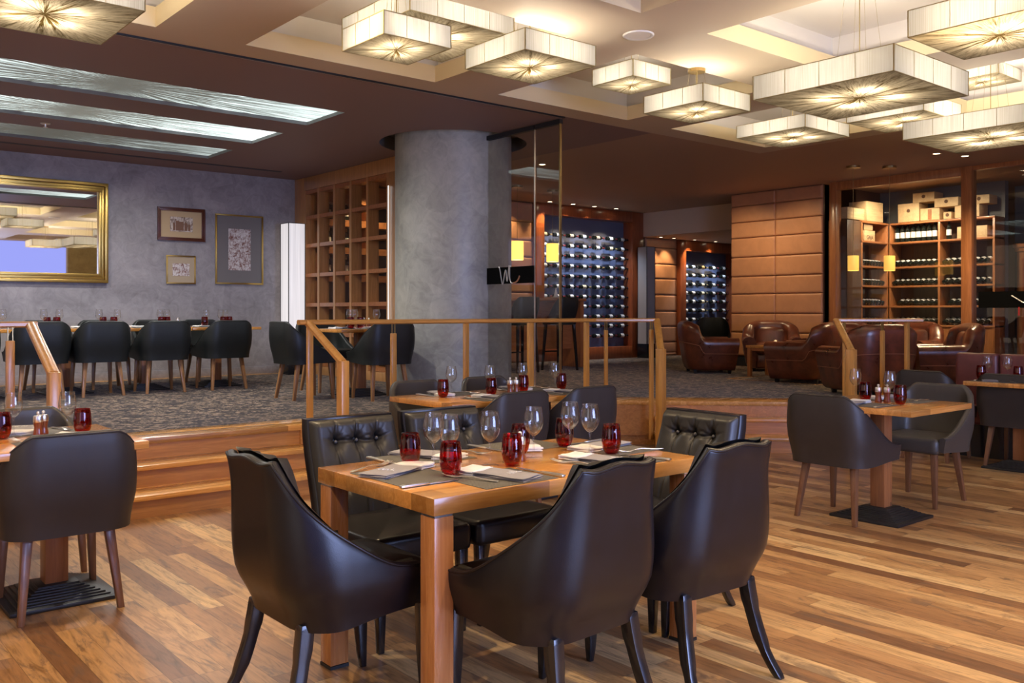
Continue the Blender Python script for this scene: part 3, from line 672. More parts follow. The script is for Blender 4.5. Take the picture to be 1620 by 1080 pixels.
def scoop_chair():
    """high curved back sweeping down into low sides, tufted inside, black sabre legs"""
    t = thing('scoop_back_chair', '', 'chair'); h = .885
    path = u_path(.60, .165, -.265, .17, 64)
    def top(tt, y):
        d = abs(tt-.5)*2
        if d < .30: return h+.012*math.cos(d/.30*math.pi)-.012+.02*(d/.30)**3
        q = (d-.30)/.70; s = h+.008
        return s-(s-.555)*(1-(1-min(1, q/.86))**1.9) - .035*smooth01((q-.45)/.55)
    bot = lambda tt, y: .335+.03*smooth01((abs(tt-.5)*2-.45)*1.8)
    flare = lambda z: (.88+.12*smooth01((z-.33)/.16)) * (1-.16*smooth01((z-.50)/.36))
    lean = lambda z, tt: -.095*max(0, (z-.42)/.46)**1.2*(1-smooth01((abs(tt-.5)*2-.42)/.40)) + .02*(1-smooth01((z-.33)/.15))*(1-smooth01((abs(tt-.5)*2-.4)/.4))
    mb = MB(); rim, rimin = shell(mb, path, top, bot, .040, flare, lean, 14, inner_bot=.38)
    br = mb.build('backrest', M['black'], t, smooth='auto')
    MB().tube(rim, .005, 6).build('piping', M['black'], br, smooth=True)
    # quilted inner cushion following the shell
    mb = MB(); vs = []; nu = 96; nv = 26; pth = u_path(.60, .165, -.265, .17, nu)
    for (x, y, nx, ny, tt) in pth:
        for j in range(nv+1):
            v = j/nv; zt = top(tt, y)+.012*(1-smooth01((abs(tt-.5)*2-.5)/.2))-.004; z = .44+(zt-.44)*v; z = min(z, zt)
            if zt < .46: z = .44
            fl = flare(z); s = abs(tt-.5)*2
            bul = .052*math.sqrt(max(0, 1-(1-min(1, (1-v)/.12))**2))*(1-.55*smooth01((s-.5)/.5))
            fl_ = .010*math.cos(tt*2*math.pi*9)*(1 if s < .75 else 0)
            rt = ((z-.74)/.03)**2
            px = (tt*9) % 1.0-.5; bul -= .018*math.exp(-rt-(px/.16)**2)
            o = .034+max(bul+fl_*(1 if v < .97 else .5), .002)
            vs.append((x*fl-nx*o, y*(fl if y < 0 else 1)-ny*o+lean(z, tt), z+.010*(1-abs(2*min(1, (1-v)/.08)-1))*abs(math.cos(tt*math.pi*9))))
    mb.add(vs, [(i*(nv+1)+j, (i+1)*(nv+1)+j, (i+1)*(nv+1)+j+1, i*(nv+1)+j+1) for i in range(nu) for j in range(nv)])
    mb.build('back_cushion', M['blacktuft'], t, smooth=True)
    mb = MB(); rbox(mb, -.245, .245, .02, .315, .352, .478, .035, .028); rbox(mb, -.20, .20, -.16, .10, .36, .478, .035, .01); mb.build('seat', M['black'], t, smooth='auto')
    for sx in (-1, 1):
        MB().sweep([(sx*.215, .235, .37), (sx*.215, .24, .2), (sx*.212, .245, .06), (sx*.21, .25, 0)], [(.046, .046), (.044, .044), (.032, .032), (.022, .022)]).build('leg', M['blackwood'], t, bevel=.004)
        MB().sweep(curve_pts([(sx*.175, -.185, .36), (sx*.185, -.205, .24), (sx*.205, -.245, .10), (sx*.225, -.30, 0)]), [(.044, .048)]*4+[(.038, .042)]*4+[(.032, .034)]*4+[(.027, .028)]).build('leg', M['blackwood'], t, bevel=.003)
    return t

def club_chair():
    """fat round leather club armchair"""
    t = thing('club_armchair', '', 'armchair')
    path = u_path(.88, .36, -.40, .30, 56); h = .74
    def top(tt, y):
        d = abs(tt-.5)*2
        if d < .44: return h+.03-.06*(d/.44)**3
        return .525+.215*(1-smooth01((d-.44)/.085))-.01*(d-.5)
    def th(tt):
        d = abs(tt-.5)*2; return .17+.02*smooth01((d-.4)/.4)
    flare = lambda z: .86+.14*smooth01((z-.0)/.5)-.05*smooth01((z-.55)/.2)
    lean = lambda z, tt: -.06*smooth01((z-.3)/.6)*(1-smooth01((abs(tt-.5)*2-.4)/.3))
    mb = MB(); rings = []
    for (x, y, nx, ny, tt) in path:
        zt = top(tt, y); T = th(tt); ring = []; zb = .05
        endk = smooth01((1-abs(tt-.5)*2)/.03)
        def at(z, o): fl = flare(z); return (x*fl-nx*o, y*fl-ny*o+lean(z, tt), z)
        ring.append(at(zb, .05)); ring.append(at(zb+.02, .02))
        for k in range(1, 7): ring.append(at(zb+.02+(zt-.12-zb-.02)*k/6, 0))
        for k in range(1, 9):
            a = math.pi*k/9; ring.append(at(zt-.12+.12*math.sin(a)**.8, T/2-(T/2+.012)*math.cos(a)))
        ring.append(at(zt-.14, T)); ring.append(at(.40, T-.01)); ring.append(at(zb, T-.02))
        rings.append(ring)
    mb.rings(rings); bd_ = mb.build('body', M['brown'], t, smooth='auto')
    seam = [r[5] for r in rings]; MB().tube([(p[0]*1.006, p[1]*1.006, p[2]) for p in seam], .004, 5).build('seam', plain_seam, bd_, smooth=True)
    mb = MB(); rbox(mb, -.255, .255, -.20, .41, .26, .42, .06, .03); mb.build('seat_cushion', M['brown'], t, smooth='auto')
    mb = MB(); mb.grid(lambda u, v: (-.27+.54*u, -.26+.09*math.sqrt(max(0, 1-(2*u-1)**2))*max(0, 1-max(0, (v-.7)/.3)**2)**.5-.06*v, .38+.32*v*(1-.10*(2*u-1)**2)), 20, 16); mb.build('back_cushion', M['brown'], t, smooth=True)
    mb = MB(); rbox(mb, -.25, .25, .28, .345, .05, .27, .03, 0); mb.build('front_panel', M['brown'], t, smooth='auto')
    for sx in (-1, 1):
        for sy in (-1, 1): MB().sweep([(sx*.27, sy*.25, .06), (sx*.27, sy*.25, 0)], [(.05, .05), (.04, .04)]).build('foot', M['blackwood'], t)
    return t
plain_seam = plain('worn_seam', (.30, .13, .07), .5)

def bar_stool():
    t = thing('bar_stool', '', 'stool')
    path = u_path(.46, .12, -.22, .12, 36); h = 1.12
    def top(tt, y):
        d = abs(tt-.5)*2; return h if d < .35 else h-(h-.80)*smooth01((d-.35)/.65)
    mb = MB(); shell(mb, path, top, lambda a, b: .70, .035, lambda z: .85+.15*smooth01((z-.7)/.3), lambda z, a: -.03*smooth01((z-.7)/.4), 8, .72); mb.build('backrest', M['dkblue'], t, smooth='auto')
    mb = MB(); rbox(mb, -.20, .20, -.18, .20, .70, .79, .03, .02); mb.build('seat', M['dkblue'], t, smooth='auto')
    for sx in (-1, 1):
        for sy in (-1, 1): MB().sweep([(sx*.16, sy*.14, .72), (sx*.20, sy*.18, 0)], [(.04, .04), (.026, .026)]).build('leg', M['blackwood'], t)
    MB().box(-.19, .19, .15, .175, .28, .30).build('footrest', M['blackwood'], t)
    return t

def ped_base(t, cx=0, cy=0, leg=M['ped'], h=.71, s=.235):
    mb = MB()
    for k in range(9):                                         # stepped cast iron foot
        q = k/8; a = s*(1-.62*q); mb.box(cx-a, cx+a, cy-a, cy+a, q*.062, q*.062+.012+.006*(k == 0))
    mb.box(cx-s*.40, cx+s*.40, cy-s*.40, cy+s*.40, 0, .07)
    mb.build('base', M['iron'], t, bevel=.003)
    MB().box(cx-.05, cx+.05, cy-.05, cy+.05, .07, h).build('pedestal', leg, t, bevel=.004)
def ped_table(w, d, peds, h=.75, th=.036, mat=None):
    t = thing('pedestal_table', '', 'table')
    MB().box(-w/2, w/2, -d/2, d/2, h-th, h).build('tabletop', mat or M['table'], t, bevel=.004)
    for (x, y) in peds: ped_base(t, x, y, h=h-th)
    return t

# ---- tableware
def wine_glass():
    t = thing('wine_glass', '', 'wine glass')
    MB().lathe([(.0005, .004), (.018, .0035), (.034, .0015), (.035, 0)], 28, caps=False).build('foot', M['glass'], t, smooth=True, fix=False)
    MB().lathe([(.012, .0045), (.0055, .012), (.0040, .03), (.0038, .06), (.0042, .082), (.009, .093)], 14, caps=False).build('stem', M['glass'], t, smooth=True, fix=False)
    MB().lathe([(.0005, .090), (.012, .0935), (.024, .104), (.034, .119), (.0395, .138), (.0395, .155), (.036, .178), (.0315, .205), (.0322, .2065), (.0307, .2055), (.0352, .178), (.0385, .155), (.0385, .139), (.033, .120), (.023, .106), (.0005, .096)], 32, caps=False).build('bowl', M['glass'], t, smooth=True, fix=False)
    return t
def tumbler():
    t = thing('red_tumbler', '', 'glass')
    pr = [(.0005, .002), (.022, .001), (.026, .004), (.0345, .022), (.0390, .045), (.0385, .065), (.0345, .095), (.0305, .118), (.0312, .1195), (.0292, .1185), (.0325, .095), (.0362, .065), (.0365, .046), (.032, .026), (.0005, .016)]
    pr = [(r*1.05 if r > .001 else r, z*1.03) for r, z in pr]; pr = [(r+(.0022 if z > .09 else 0), z) for r, z in pr]
    MB().lathe(pr, 36, caps=False).build('body', M['red'], t, smooth=True, fix=False)
    return t
def mill():
    t = thing('pepper_mill', '', 'mill')
    MB().lathe([(.0215, 0), (.0225, .003), (.0225, .012), (.0185, .030), (.0175, .042), (.0205, .058), (.0215, .066)], 24).build('body', M['mill'], t, smooth='auto')
    MB().lathe([(.0210, .066), (.0220, .068), (.0215, .090), (.0195, .097), (.006, .099), (.0045, .102), (.0075, .106), (.0082, .111), (.0060, .116), (.0005, .118)], 24).build('cap', M['silver'], t, smooth='auto')
    return t
def fork():
    mb = MB(); V = []; n = 12
    hs = [(-.095, .0052, .0020), (-.08, .0068, .0024), (-.05, .0050, .0040), (-.01, .0032, .0075), (.02, .0030, .0060), (.038, .0070, .0030), (.050, .0115, .0022), (.062, .0122, .0026)]
    mb.rings([[(-w, y, z), (w, y, z), (w, y, z+.0022), (-w, y, z+.0022)] for y, w, z in hs])
    for k in range(4):
        x = -.0098+k*.0065; mb.rings([[(x-.0017, y, z), (x+.0017, y, z), (x+.0017, y, z+.0018), (x-.0017, y, z+.0018)] for y, z in ((.060, .0026), (.080, .0045), (.098, .0095))])
    return tag(mb.build('fork', M['silver'], bevel=.0006, seg=1), '', 'fork')
def knife():
    t = thing('table_knife', '', 'knife')
    mb = MB(); mb.rings([[(-w, y, .001), (w, y, .001), (w, y, .001+h), (-w, y, .001+h)] for y, w, h in ((-.112, .0075, .006), (-.10, .0082, .0075), (-.03, .0062, .0065), (-.005, .0048, .005))]); mb.build('handle', M['silver'], t, bevel=.0015)
    mb = MB(); mb.rings([[(-.0055-b*.0, y, .002), (.0035+b, y, .002), (.0035+b, y, .0032), (-.0055, y, .0040)] for y, b in ((-.006, .0), (.02, .004), (.07, .0055), (.10, .003), (.115, -.006))]); mb.build('blade', M['silver'], t)
    return t
def napkin():
    """folded napkin: white third and grey two thirds"""
    t = thing('folded_napkin', '', 'napkin')
    def leaf(mb, x0, x1, y0, y1, z0, z1, wob):
        def fn(u, v): return (x0+(x1-x0)*u+.003*math.sin(v*7+wob), y0+(y1-y0)*v+.002*math.sin(u*5+wob), z1+.0015*math.sin(u*6+v*5+wob)-(.004 if min(u, 1-u, v, 1-v) < .02 else 0))
        top = [fn(i/10, j/16) for i in range(11) for j in range(17)]; bot = [(p[0], p[1], z0) for p in top]; n = len(top)
        f = [(i*17+j, (i+1)*17+j, (i+1)*17+j+1, i*17+j+1) for i in range(10) for j in range(16)]
        mb.add(top+bot, f+[tuple(n+i for i in reversed(q)) for q in f])
        edge = [i*17 for i in range(11)]+[10*17+j for j in range(1, 17)]+[i*17+16 for i in range(9, -1, -1)]+[j for j in range(15, 0, -1)]
        b = len(mb.v)-2*n; 
        for k in range(len(edge)):
            a, c = edge[k], edge[(k+1) % len(edge)]; mb.f.append((b+a, b+n+a, b+n+c, b+c)); mb.mi.append(mb.cur)
    g = MB()
    for k in range(3): leaf(g, -.048-.001*k, .048+.002*k, -.125+.002*k, .045, .001+k*.0065, .0062+k*.0065, k*1.7)
    gf = g.build('grey_fold', M['linen_g'], t, smooth='auto')
    g = MB(); 
    for k in range(2): leaf(g, -.050, .052, .044+.001*k, .115, .001+k*.011, .0105+k*.0115, 2+k)
    o = g.build('white_fold', M['linen'], t, smooth='auto'); o['label'] = 'white end of the napkin'
    mb = MB(); mb.tube([(-.022, -.065, .0215), (-.014, -.045, .0215), (-.006, -.066, .0215), (.002, -.044, .0215), (.010, -.062, .0215), (.026, -.052, .0215)], .0012, 5); mb.tube([(.012, -.035, .0215), (.020, -.060, .0215), (.034, -.064, .0215)], .001, 5)
    mb.build('logo', M['linen'], gf)
    return t
def placemat(): return tag(MB().box(-.205, .205, -.145, .145, 0, .0016).build('placemat', M['mat_'], bevel=.0005), '', 'placemat')

# ---- bottles
def bottle_mesh(n=14):
    return MB().lathe([(.030, 0), (.0375, .004), (.0375, .19), (.034, .208), (.020, .226), (.0145, .238), (.0145, .30)], n)
def bottle(cap='capsule', n=14, lab=M['label']):
    t = thing('wine_bottle', '', 'bottle')
    bottle_mesh(n).build('glass_body', M['bottle'], t, smooth='auto')
    MB().lathe([(.0382, .065), (.0382, .155)], n, caps=False).build('label', lab, t, smooth=True, fix=False)
    MB().lathe([(.0152, .245), (.0158, .25), (.0158, .302), (.0005, .303)], n, caps=False).build('capsule', M[cap], t, smooth=True)
    return t

# ---- square thread lamps
def square_lamp(name_label, cx, cy, z, size, h, group='square thread lamps', wires=True, nb=4, top=None, power=LAMPW):
    t = thing('square_pendant_lamp', name_label, 'pendant lamp', (cx, cy, z), 0, group); s = size/2
    mb = MB()
    for (a, b, c, d) in ((-s, -s, s, -s), (s, -s, s, s), (s, s, -s, s), (-s, s, -s, -s)): mb.add([(a, b, 0), (c, d, 0), (c, d, h), (a, b, h)], [(0, 1, 2, 3)])
    mb.build('side_shade', M['side'], t, fix=False)
    q = size
    mm = STARS.get(round(size, 1)) or STARS.setdefault(round(size, 1), shade_mat('string_shade_star', True, 1, size))
    MB().grid(lambda u, v: (-s+size*u, -s+size*v, .0), 1, 1).build('bottom_shade', mm, t, fix=False)
    mb = MB(); e = .004
    for (x, y) in ((-s, -s), (s, -s), (s, s), (-s, s)): mb.cbox(x, y, h/2, e*1.6, e*1.6, h)
    for z_ in (0, h):
        for y in (-s, s): mb.cbox(0, y, z_, size, e, e)
        for x in (-s, s): mb.cbox(x, 0, z_, e, size, e)
    ns = 4 if size > .7 else 3
    for k in range(1, ns):
        p = -s+size*k/ns
        for sg in (-s, s): mb.cbox(p, sg, h/2, .003, .003, h); mb.cbox(sg, p, h/2, .003, .003, h)
    mb.build('wire_frame', M['dgold'], t)
    # four bulbs inside on a cross bar
    r = size*.17
    for k in range(4):
        a = R(45+90*k); bx, by = r*math.cos(a), r*math.sin(a)
        MB().lathe([(.0005, -.02), (.012, -.012), (.016, 0), (.012, .014), (.006, .022), (.0005, .024)], 10, (bx, by, h*.5)).build('bulb', M['bulb'], t, smooth=True)
        l = light('bulb_light', 'POINT', (cx+bx*1.25, cy+by*1.25, z+h*.42), power*size**1.55/4, (1, .89, .72), .03)
    MB().box(-r, r, -.006, .006, h*.5+.03, h*.5+.036).box(-.006, .006, -r, r, h*.5+.03, h*.5+.036).build('cross_bar', M['dgold'], t)
    zt = (top or CH+.34)-z
    if wires:
        mb = MB(); w_ = size*.12
        for (x, y) in ((-w_, -w_), (w_, -w_), (w_, w_), (-w_, w_)): mb.tube([(x, y, h*.5), (x*.5, y*.5, zt)], .0012, 4)
        mb.build('suspension_wire', M['dgold'], t); MB().tube([(0, 0, h*.5), (0, 0, zt)], .004, 6).build('cord', M['dgold'], t)
        MB().lathe([(.07, zt-.025), (.07, zt)], 20).build('canopy', M['brass'], t)
    return t
STARS = {}
# ================================================================== PLACEMENT
ORD = ['first', 'second', 'third', 'fourth', 'fifth', 'sixth', 'seventh', 'eighth', 'ninth', 'tenth', 'eleventh', 'twelfth', 'thirteenth']
# ---- square thread lamps
LAMPS = [
    (1.25, 5.53, 2.99, .82, .16, 'large square thread lamp cut by the top left corner of the photo'),
    (2.93, 4.57, 2.89, .46, .13, 'small dark-threaded square lamp hanging lowest in front of a larger one'),
    (3.51, 5.09, 3.19, .83, .15, 'wide square lamp tucked into the coffer behind the small dark-threaded one'),
    (4.16, 4.78, 3.04, .64, .14, 'medium square thread lamp between the small dark one and the ceiling speaker'),
    (5.81, 5.35, 3.29, .47, .137, 'smallest square lamp, in the coffer beside the ceiling speaker'),
    (5.89, 4.71, 2.96, .60, .136, 'medium square lamp just left of the very large low lamp'),
    (5.88, 3.29, 2.82, 1.02, .165, 'very large square thread lamp hanging low with its whole star shown'),
    (8.24, 5.35, 3.14, .80, .127, 'wide thin square lamp below the very large lamp'),
    (8.14, 4.12, 3.09, .72, .15, 'square lamp half hidden behind the very large low lamp'),
    (8.42, 3.47, 2.877, 1.06, .15, 'large square lamp on a brass ceiling disc above the timber post'),
    (5.19, 2.09, 2.84, .68, .146, 'square thread lamp cut by the top right corner of the photo'),
    (8.83, 3.72, 3.49, .50, .11, 'small square lamp high in a coffer by the right photo edge'),
    (1.30, 3.20, 2.95, .80, .15, 'square thread lamp over the near tables, shown only in the mirror'),
    (3.65, .90, 2.95, .80, .15, 'square thread lamp behind the viewer, reflected in the mirror'),
    (6.04, .90, 2.95, .80, .15, 'square thread lamp behind the viewer on the window side'),
]
def over(cx, cy): return any(a < cx < b for a, b in cx_) and any(a < cy < b for a, b in cy_)
for (x, y, z, s, h, lab) in LAMPS:
    square_lamp(lab, x, y, z, s, h, top=CH+.34 if over(x, y) else CH)
# ---- downlights and speaker
WASH = [(10.93, 12.02), (11.50, 12.02), (12.05, 12.02), (12.63, 12.02)]; WASH2 = [(13.95, 12.05), (14.35, 12.05), (15.0, 12.05), (15.7, 12.05)]
def downlight(x, y, z, lab, grp='halogen downlights'):
    t = thing('downlight', lab, 'downlight', (x, y, z), 0, grp)
    MB().lathe([(.040, -.0005), (.058, -.006), (.062, -.004), (.062, 0)], 24, caps=False).build('trim_ring', M['brass'], t, smooth=True)
    MB().lathe([(.040, -.001), (.0005, -.001)], 20, caps=False).build('lamp_disc', M['spotg'], t)
for i, (x, y) in enumerate([(8.10, 9.06), (11.30, 5.30), (11.75, 5.15)]):
    downlight(x, y, CH, ('round ceiling downlight seen through the standing glass panel', 'left one of the pair of ceiling downlights near the timber post', 'right one of the pair of ceiling downlights near the timber post')[i])
for i, (x, y) in enumerate(WASH):
    downlight(x, y, CH, f'{ORD[i]} downlight from left in the row over the tall wine wall', 'downlights over the wine wall')
    light('wash_spot', 'SPOT', (x, y, CH-.02), 26, WARM, .03, (R(14), 0, 0), 75, .7)
for i, (x, y) in enumerate(WASH2):
    downlight(x, y, 2.84, f'{ORD[i]} downlight from left in the low ceiling by the second wine wall', 'downlights over the second wine wall')
    light('wash_spot', 'SPOT', (x, y, 2.82), 22, WARM, .03, (R(14), 0, 0), 75, .7)
for (x, y) in ((9.1, 12.0), (10.2, 12.0)): light('wash_spot', 'SPOT', (x, y, CH-.02), 26, WARM, .03, (R(14), 0, 0), 75, .7)
for (x, y) in ((11.5, 9.0), (11.5, 8.05)): light('wash_spot', 'SPOT', (x, y, CH-.02), 42, WARM, .05, (0, R(-34), 0), 100, .9)  # fixtureless spots added to wash the tan leather wall evenly
sp = thing('ceiling_speaker', 'white round speaker set in the cream ceiling', 'speaker', (4.84, 4.39, CH))
MB().lathe([(.085, -.004), (.105, -.012), (.112, -.004), (.112, 0)], 40, caps=False).build('rim', M['white'], sp, smooth=True); MB().lathe([(.09, -.004), (.0005, -.007)], 40, caps=False).build('grille', M['ceilw'], sp)

sk = thing('sprinkler', 'small chrome sprinkler head in the aubergine ceiling', 'sprinkler', (2.36, 10.40, CH))
MB().lathe([(.05, -.002), (.045, -.010), (.012, -.012), (.010, -.040)], 20).build('rose', M['silver'], sk, smooth='auto'); MB().lathe([(.024, -.046), (.024, -.042)], 16).build('deflector', M['silver'], sk)
# ---- handrails
def beam(mb, p, q, w, h):
    p, q = Vector(p), Vector(q); t = (q-p).normalized(); a = t.cross(Vector((0, 0, 1))); a.normalize(); b = a.cross(t)
    r = lambda c: [tuple(c+a*x*w/2+b*y*h/2) for x, y in ((-1, -.5), (-.5, -1), (.5, -1), (1, -.5), (1, .5), (.5, 1), (-.5, 1), (-1, .5))]
    mb.rings([r(p), r(q)])
def rail(label, path, slopes, balus, posts, base):
    t = thing('handrail', label, 'handrail', (base[0], base[1], 0)); bx, by = base
    for a, b in zip(path[:-1], path[1:]):
        mb = MB(); beam(mb, (a[0]-bx, a[1]-by, 1.262), (b[0]-bx, b[1]-by, 1.262), .058, .040); mb.build('top_rail', M['railx'], t, smooth='auto')
    for (hi, lo, zl) in slopes:
        mb = MB(); beam(mb, (hi[0]-bx, hi[1]-by, 1.262), (lo[0]-bx, lo[1]-by, zl-.02), .066, .046); mb.build('sloping_rail', M['rail'], t, smooth='auto')
        mb = MB(); mb.cbox(lo[0]-bx, lo[1]-by, (zl-.01)/2+.005, .064, .082, zl-.01); mb.build('newel_post', M['rail'], t, bevel=.006)
    for (x, y, z0, z1, s) in balus:
        ba = MB().cbox(x-bx, y-by, (z0+z1)/2, s, s*.62, z1-z0).build('baluster', M['rail'], t, bevel=.004)
        if z1 < 1.22: MB().box(x-bx-.016, x-bx-.012, y-by-.008, y-by+.008, z1-.03, 1.245).box(x-bx+.012, x-bx+.016, y-by-.008, y-by+.008, z1-.03, 1.245).build('bracket', M['brass'], ba)
rail('wooden handrail cut off by the left photo edge, with one sloping end', [(-2.5, 6.53), (1.43, 6.53)], [((1.395, 6.53), (1.395, 5.95), .99)], [(1.27, 6.50, .45, 1.16, .05), (.4, 6.5, .45, 1.16, .05)], [], (1.395, 6.5))
rail('long wooden handrail across the middle with a sloping end at each side', [(3.27, 6.50), (6.52, 6.50), (7.01, 6.11)], [((3.35, 6.50), (3.35, 5.95), .99), ((7.01, 6.11), (6.62, 5.72), 1.0)],
     [(3.45, 6.66, .40, 1.22, .05), (4.24, 6.66, .40, 1.16, .05), (5.02, 6.66, .40, 1.24, .05), (5.80, 6.66, .40, 1.24, .06), (6.50, 6.60, .40, 1.24, .055), (6.68, 6.50, .40, 1.16, .04), (6.86, 6.05, .08, 1.17, .045)], [], (3.35, 6.5))
rail('short wooden handrail in front of the brown leather armchairs', [(8.26, 4.87), (8.83, 4.28)], [((8.26, 4.87), (7.88, 4.49), 1.0)],
     [(8.36, 4.84, .45, 1.10, .04), (8.60, 4.57, .45, 1.16, .05), (8.76, 4.40, .45, 1.24, .055)], [], (8.2, 4.8))

# ---- sliding glass panels and the lettered band
def glass_panel(y0, y1, lab):
    t = thing('glass_panel', lab, 'glass panel', (6.30, y0, PZ), 0, 'standing glass panels beside the column')
    MB().box(-.005, .005, .008, y1-y0-.008, .01, CH-PZ-.06).build('pane', M['pane'], t)
    MB().box(-.008 if y0 > 7 else -.016, .008, 0, .006 if y0 > 7 else .014, 0, CH-PZ-.05).build('edge_profile', M['silver'] if y0 > 7 else M['brass'], t); MB().box(-.022, .022, 0, y1-y0, CH-PZ-.06, CH-PZ-.014).build('top_rail', M['navy'], t)
glass_panel(6.76, 7.14, 'narrow clear glass panel with bronze edge beside the lettered one'); glass_panel(7.16, 7.97, 'wide clear glass panel carrying the black band, touching the column')
t = thing('logo_band', 'black band with looping W and C script on the glass beside the column', 'sign', (6.285, 7.16, 1.65))
bnd = MB().box(-.002, .002, 0, .81, 0, .18).build('band', M['blackm'], t)
def strokes(pts, mat, w=.0065, nm='lettering', lab=None):
    mb = MB(); mb.tube(curve_pts([(-.006, y-7.16, z-1.65) for y, z in pts], 5), w, 6); o = mb.build(nm, M[mat], bnd)
    if lab: o['label'] = lab
strokes([(7.735, 1.84), (7.715, 1.80), (7.69, 1.70), (7.672, 1.645), (7.655, 1.68), (7.625, 1.79), (7.61, 1.78), (7.60, 1.70), (7.59, 1.68), (7.575, 1.74), (7.56, 1.85)], 'silverink')
strokes([(7.525, 1.83), (7.545, 1.84), (7.55, 1.79), (7.545, 1.70), (7.525, 1.66), (7.49, 1.655)], 'silverink')
strokes([(7.49, 1.655), (7.44, 1.665), (7.40, 1.70), (7.385, 1.73)], 'redink', .008, 'lettering', 'copper coloured tail of the C')
t2 = thing('lettering_stroke', 'silver and red end of a script letter on the right-hand black band', 'sign', (12.62, 4.9, 1.5))
MB().tube(curve_pts([(0, .04, .06), (0, -.02, .02), (0, -.10, -.03), (0, -.18, -.045)], 5), .009, 6).build('silver_stroke', M['silverink'], t2); MB().box(-.004, .004, -.06, -.045, -.20, -.09).build('red_stroke', plain('red_stroke', (.5, .02, .02), .5), t2)

# ---- lattice screen
t = thing('lattice_screen', 'wooden lattice window screen beside the grey wall', 'screen', (6.32, 11.2, PZ))
ys = [9.93, 10.43, 10.87, 11.32, 11.78, 12.19]; zs_ = [.60, 1.03, 1.45, 1.88, 2.31, 2.72, 3.09]
mb = MB(); mb.box(-.09, .09, 12.21-11.2, 12.5-11.2, 0, CH-PZ-.002); mb.box(-.09, .09, 9.25-11.2, 12.21-11.2, 3.12-PZ, CH-PZ-.002); mb.box(-.09, .09, 9.25-11.2, 12.21-11.2, 0, .12); mb.box(-.09, .09, 9.25-11.2, 9.90-11.2, .12, 3.12-PZ); mb.build('frame', M['lattice'], t, bevel=.004)
mb = MB()
for y in ys: mb.box(-.085, .075, y-.028-11.2, y+.028-11.2, .12, 3.12-PZ)
mb.build('upright_bars', M['lattice'], t)
mb = MB()
for z in zs_: mb.box(-.08, .07, 9.93-11.2, 12.2-11.2, z-.026-PZ, z+.026-PZ)
mb.build('cross_bars', M['cherryx'], t); MB().box(.05, .056, 9.95-11.2, 12.2-11.2, .12, 3.1-PZ).build('pane', M['pane'], t)
o = MB().box(0, .008, 0, .006, 0, 2.5).build('led_strip', emit('cool_led', (.95, .97, 1), 1.0), loc=(6.215, 9.885, .45)); tag(o, 'thin white light strip between the lattice screen and the column', 'light strip')

# ---- tall string floor lamps
def tall_lamp(x, y, s, lab, mt):
    t = thing('floor_lamp', lab, 'floor lamp', (x, y, PZ), 0, None)
    MB().box(-s/2, s/2, -s/2, s/2, 0, .28).build('base', M['blackwood'], t, bevel=.004); a = s/2-.008
    MB().box(-a, a, -a, a, .28, 2.16).build('lamp_shade', mt, t); mb = MB()
    for sx in (-1, 1):
        for sy in (-1, 1): mb.cbox(sx*(a), sy*(a), 1.22, .010, .010, 1.89)
    mb.box(-a, a, -a, a, 2.16, 2.168); mb.build('corner_frame', M['navy'], t)
tall_lamp(6.0, 12.10, .27, 'tall lit white string floor lamp against the grey wall', M['tall'])
tall_lamp(13.46, 12.0, .25, 'tall unlit pale floor lamp between the two wine walls', M['talloff'])

# ---- mirror and pictures
def framed(name, lab, cat, x0, x1, z0, z1, fw, fm, inner, fd=.035):
    t = thing(name, lab, cat, ((x0+x1)/2, 12.5, z0)); w = (x1-x0)/2; h = z1-z0
    mb = MB()
    for k, (ins, dp) in enumerate(((0, fd), (fw*.38, fd*.72), (fw*.68, fd*.9))):
        a = w-ins; lo, hi = ins, h-ins; e = (fw*.34 if k < 2 else fw*.32)
        mb.box(-a, a, -dp, 0, lo, lo+e).box(-a, a, -dp, 0, hi-e, hi).box(-a, -a+e, -dp, 0, lo+e, hi-e).box(a-e, a, -dp, 0, lo+e, hi-e)
    mb.build('frame', fm, t, bevel=.002)
    for (nm, m_, px, pz, y) in inner:
        MB().box(-w+px, w-px, -y, -y+.004, pz, h-pz).build(nm, m_, t)
    return t
framed('wall_mirror', 'large mirror in a wide gilded frame on the grey wall', 'mirror', 1.30, 3.57, 1.72, 3.01, .115, M['gold'], [('mirror_glass', M['mirror'], .11, .11, .012)], .06)
def print_mat(name, scale, c1, c2):
    m, nt, p, o = newmat(name); co = coords(nt); n = noise(nt, mapping(nt, co, (1, 1, 1.4)), scale, 5, .75, .8); n2 = noise(nt, mapping(nt, co, (6, 1, 1)), scale*1.6, 3, .6)
    f = math_(nt, 'MULTIPLY_ADD', n2, .4, math_(nt, 'MULTIPLY', n, .65))
    nt.links.new(ramp(nt, f, [(.46, c2), (.52, tuple((a+b)/2 for a, b in zip(c1, c2))), (.57, c1)]), p.inputs['Base Color']); p.inputs['Roughness'].default_value = .6; return m
pm = print_mat('sepia_town_print', 14, (.62, .54, .46), (.14, .07, .045)); pm2 = print_mat('sepia_crowd_print', 18, (.66, .62, .60), (.20, .08, .06))
mah = plain('mahogany_frame', (.10, .028, .014), .3)
p1 = framed('framed_picture', 'wide picture in a mahogany frame with cream mount, beside the mirror', 'picture', 4.21, 4.86, 2.32, 2.77, .045, mah, [('mount', M['paper'], .04, .04, .012), ('print', pm, .17, .125, .016)])
mb = MB()
for (x, w_, h_) in ((-.10, .03, .10), (-.055, .05, .13), (0, .06, .12), (.06, .04, .11), (.105, .03, .09)):
    mb.box(x-w_/2, x+w_/2, -.0175, -.016, .14, .14+h_); mb.prism([(x-w_/2, 0), (x+w_/2, 0), (x, .001)], 0, .001)
mb.build('building_drawing', plain('sepia_ink', (.20, .10, .06), .7), p1)
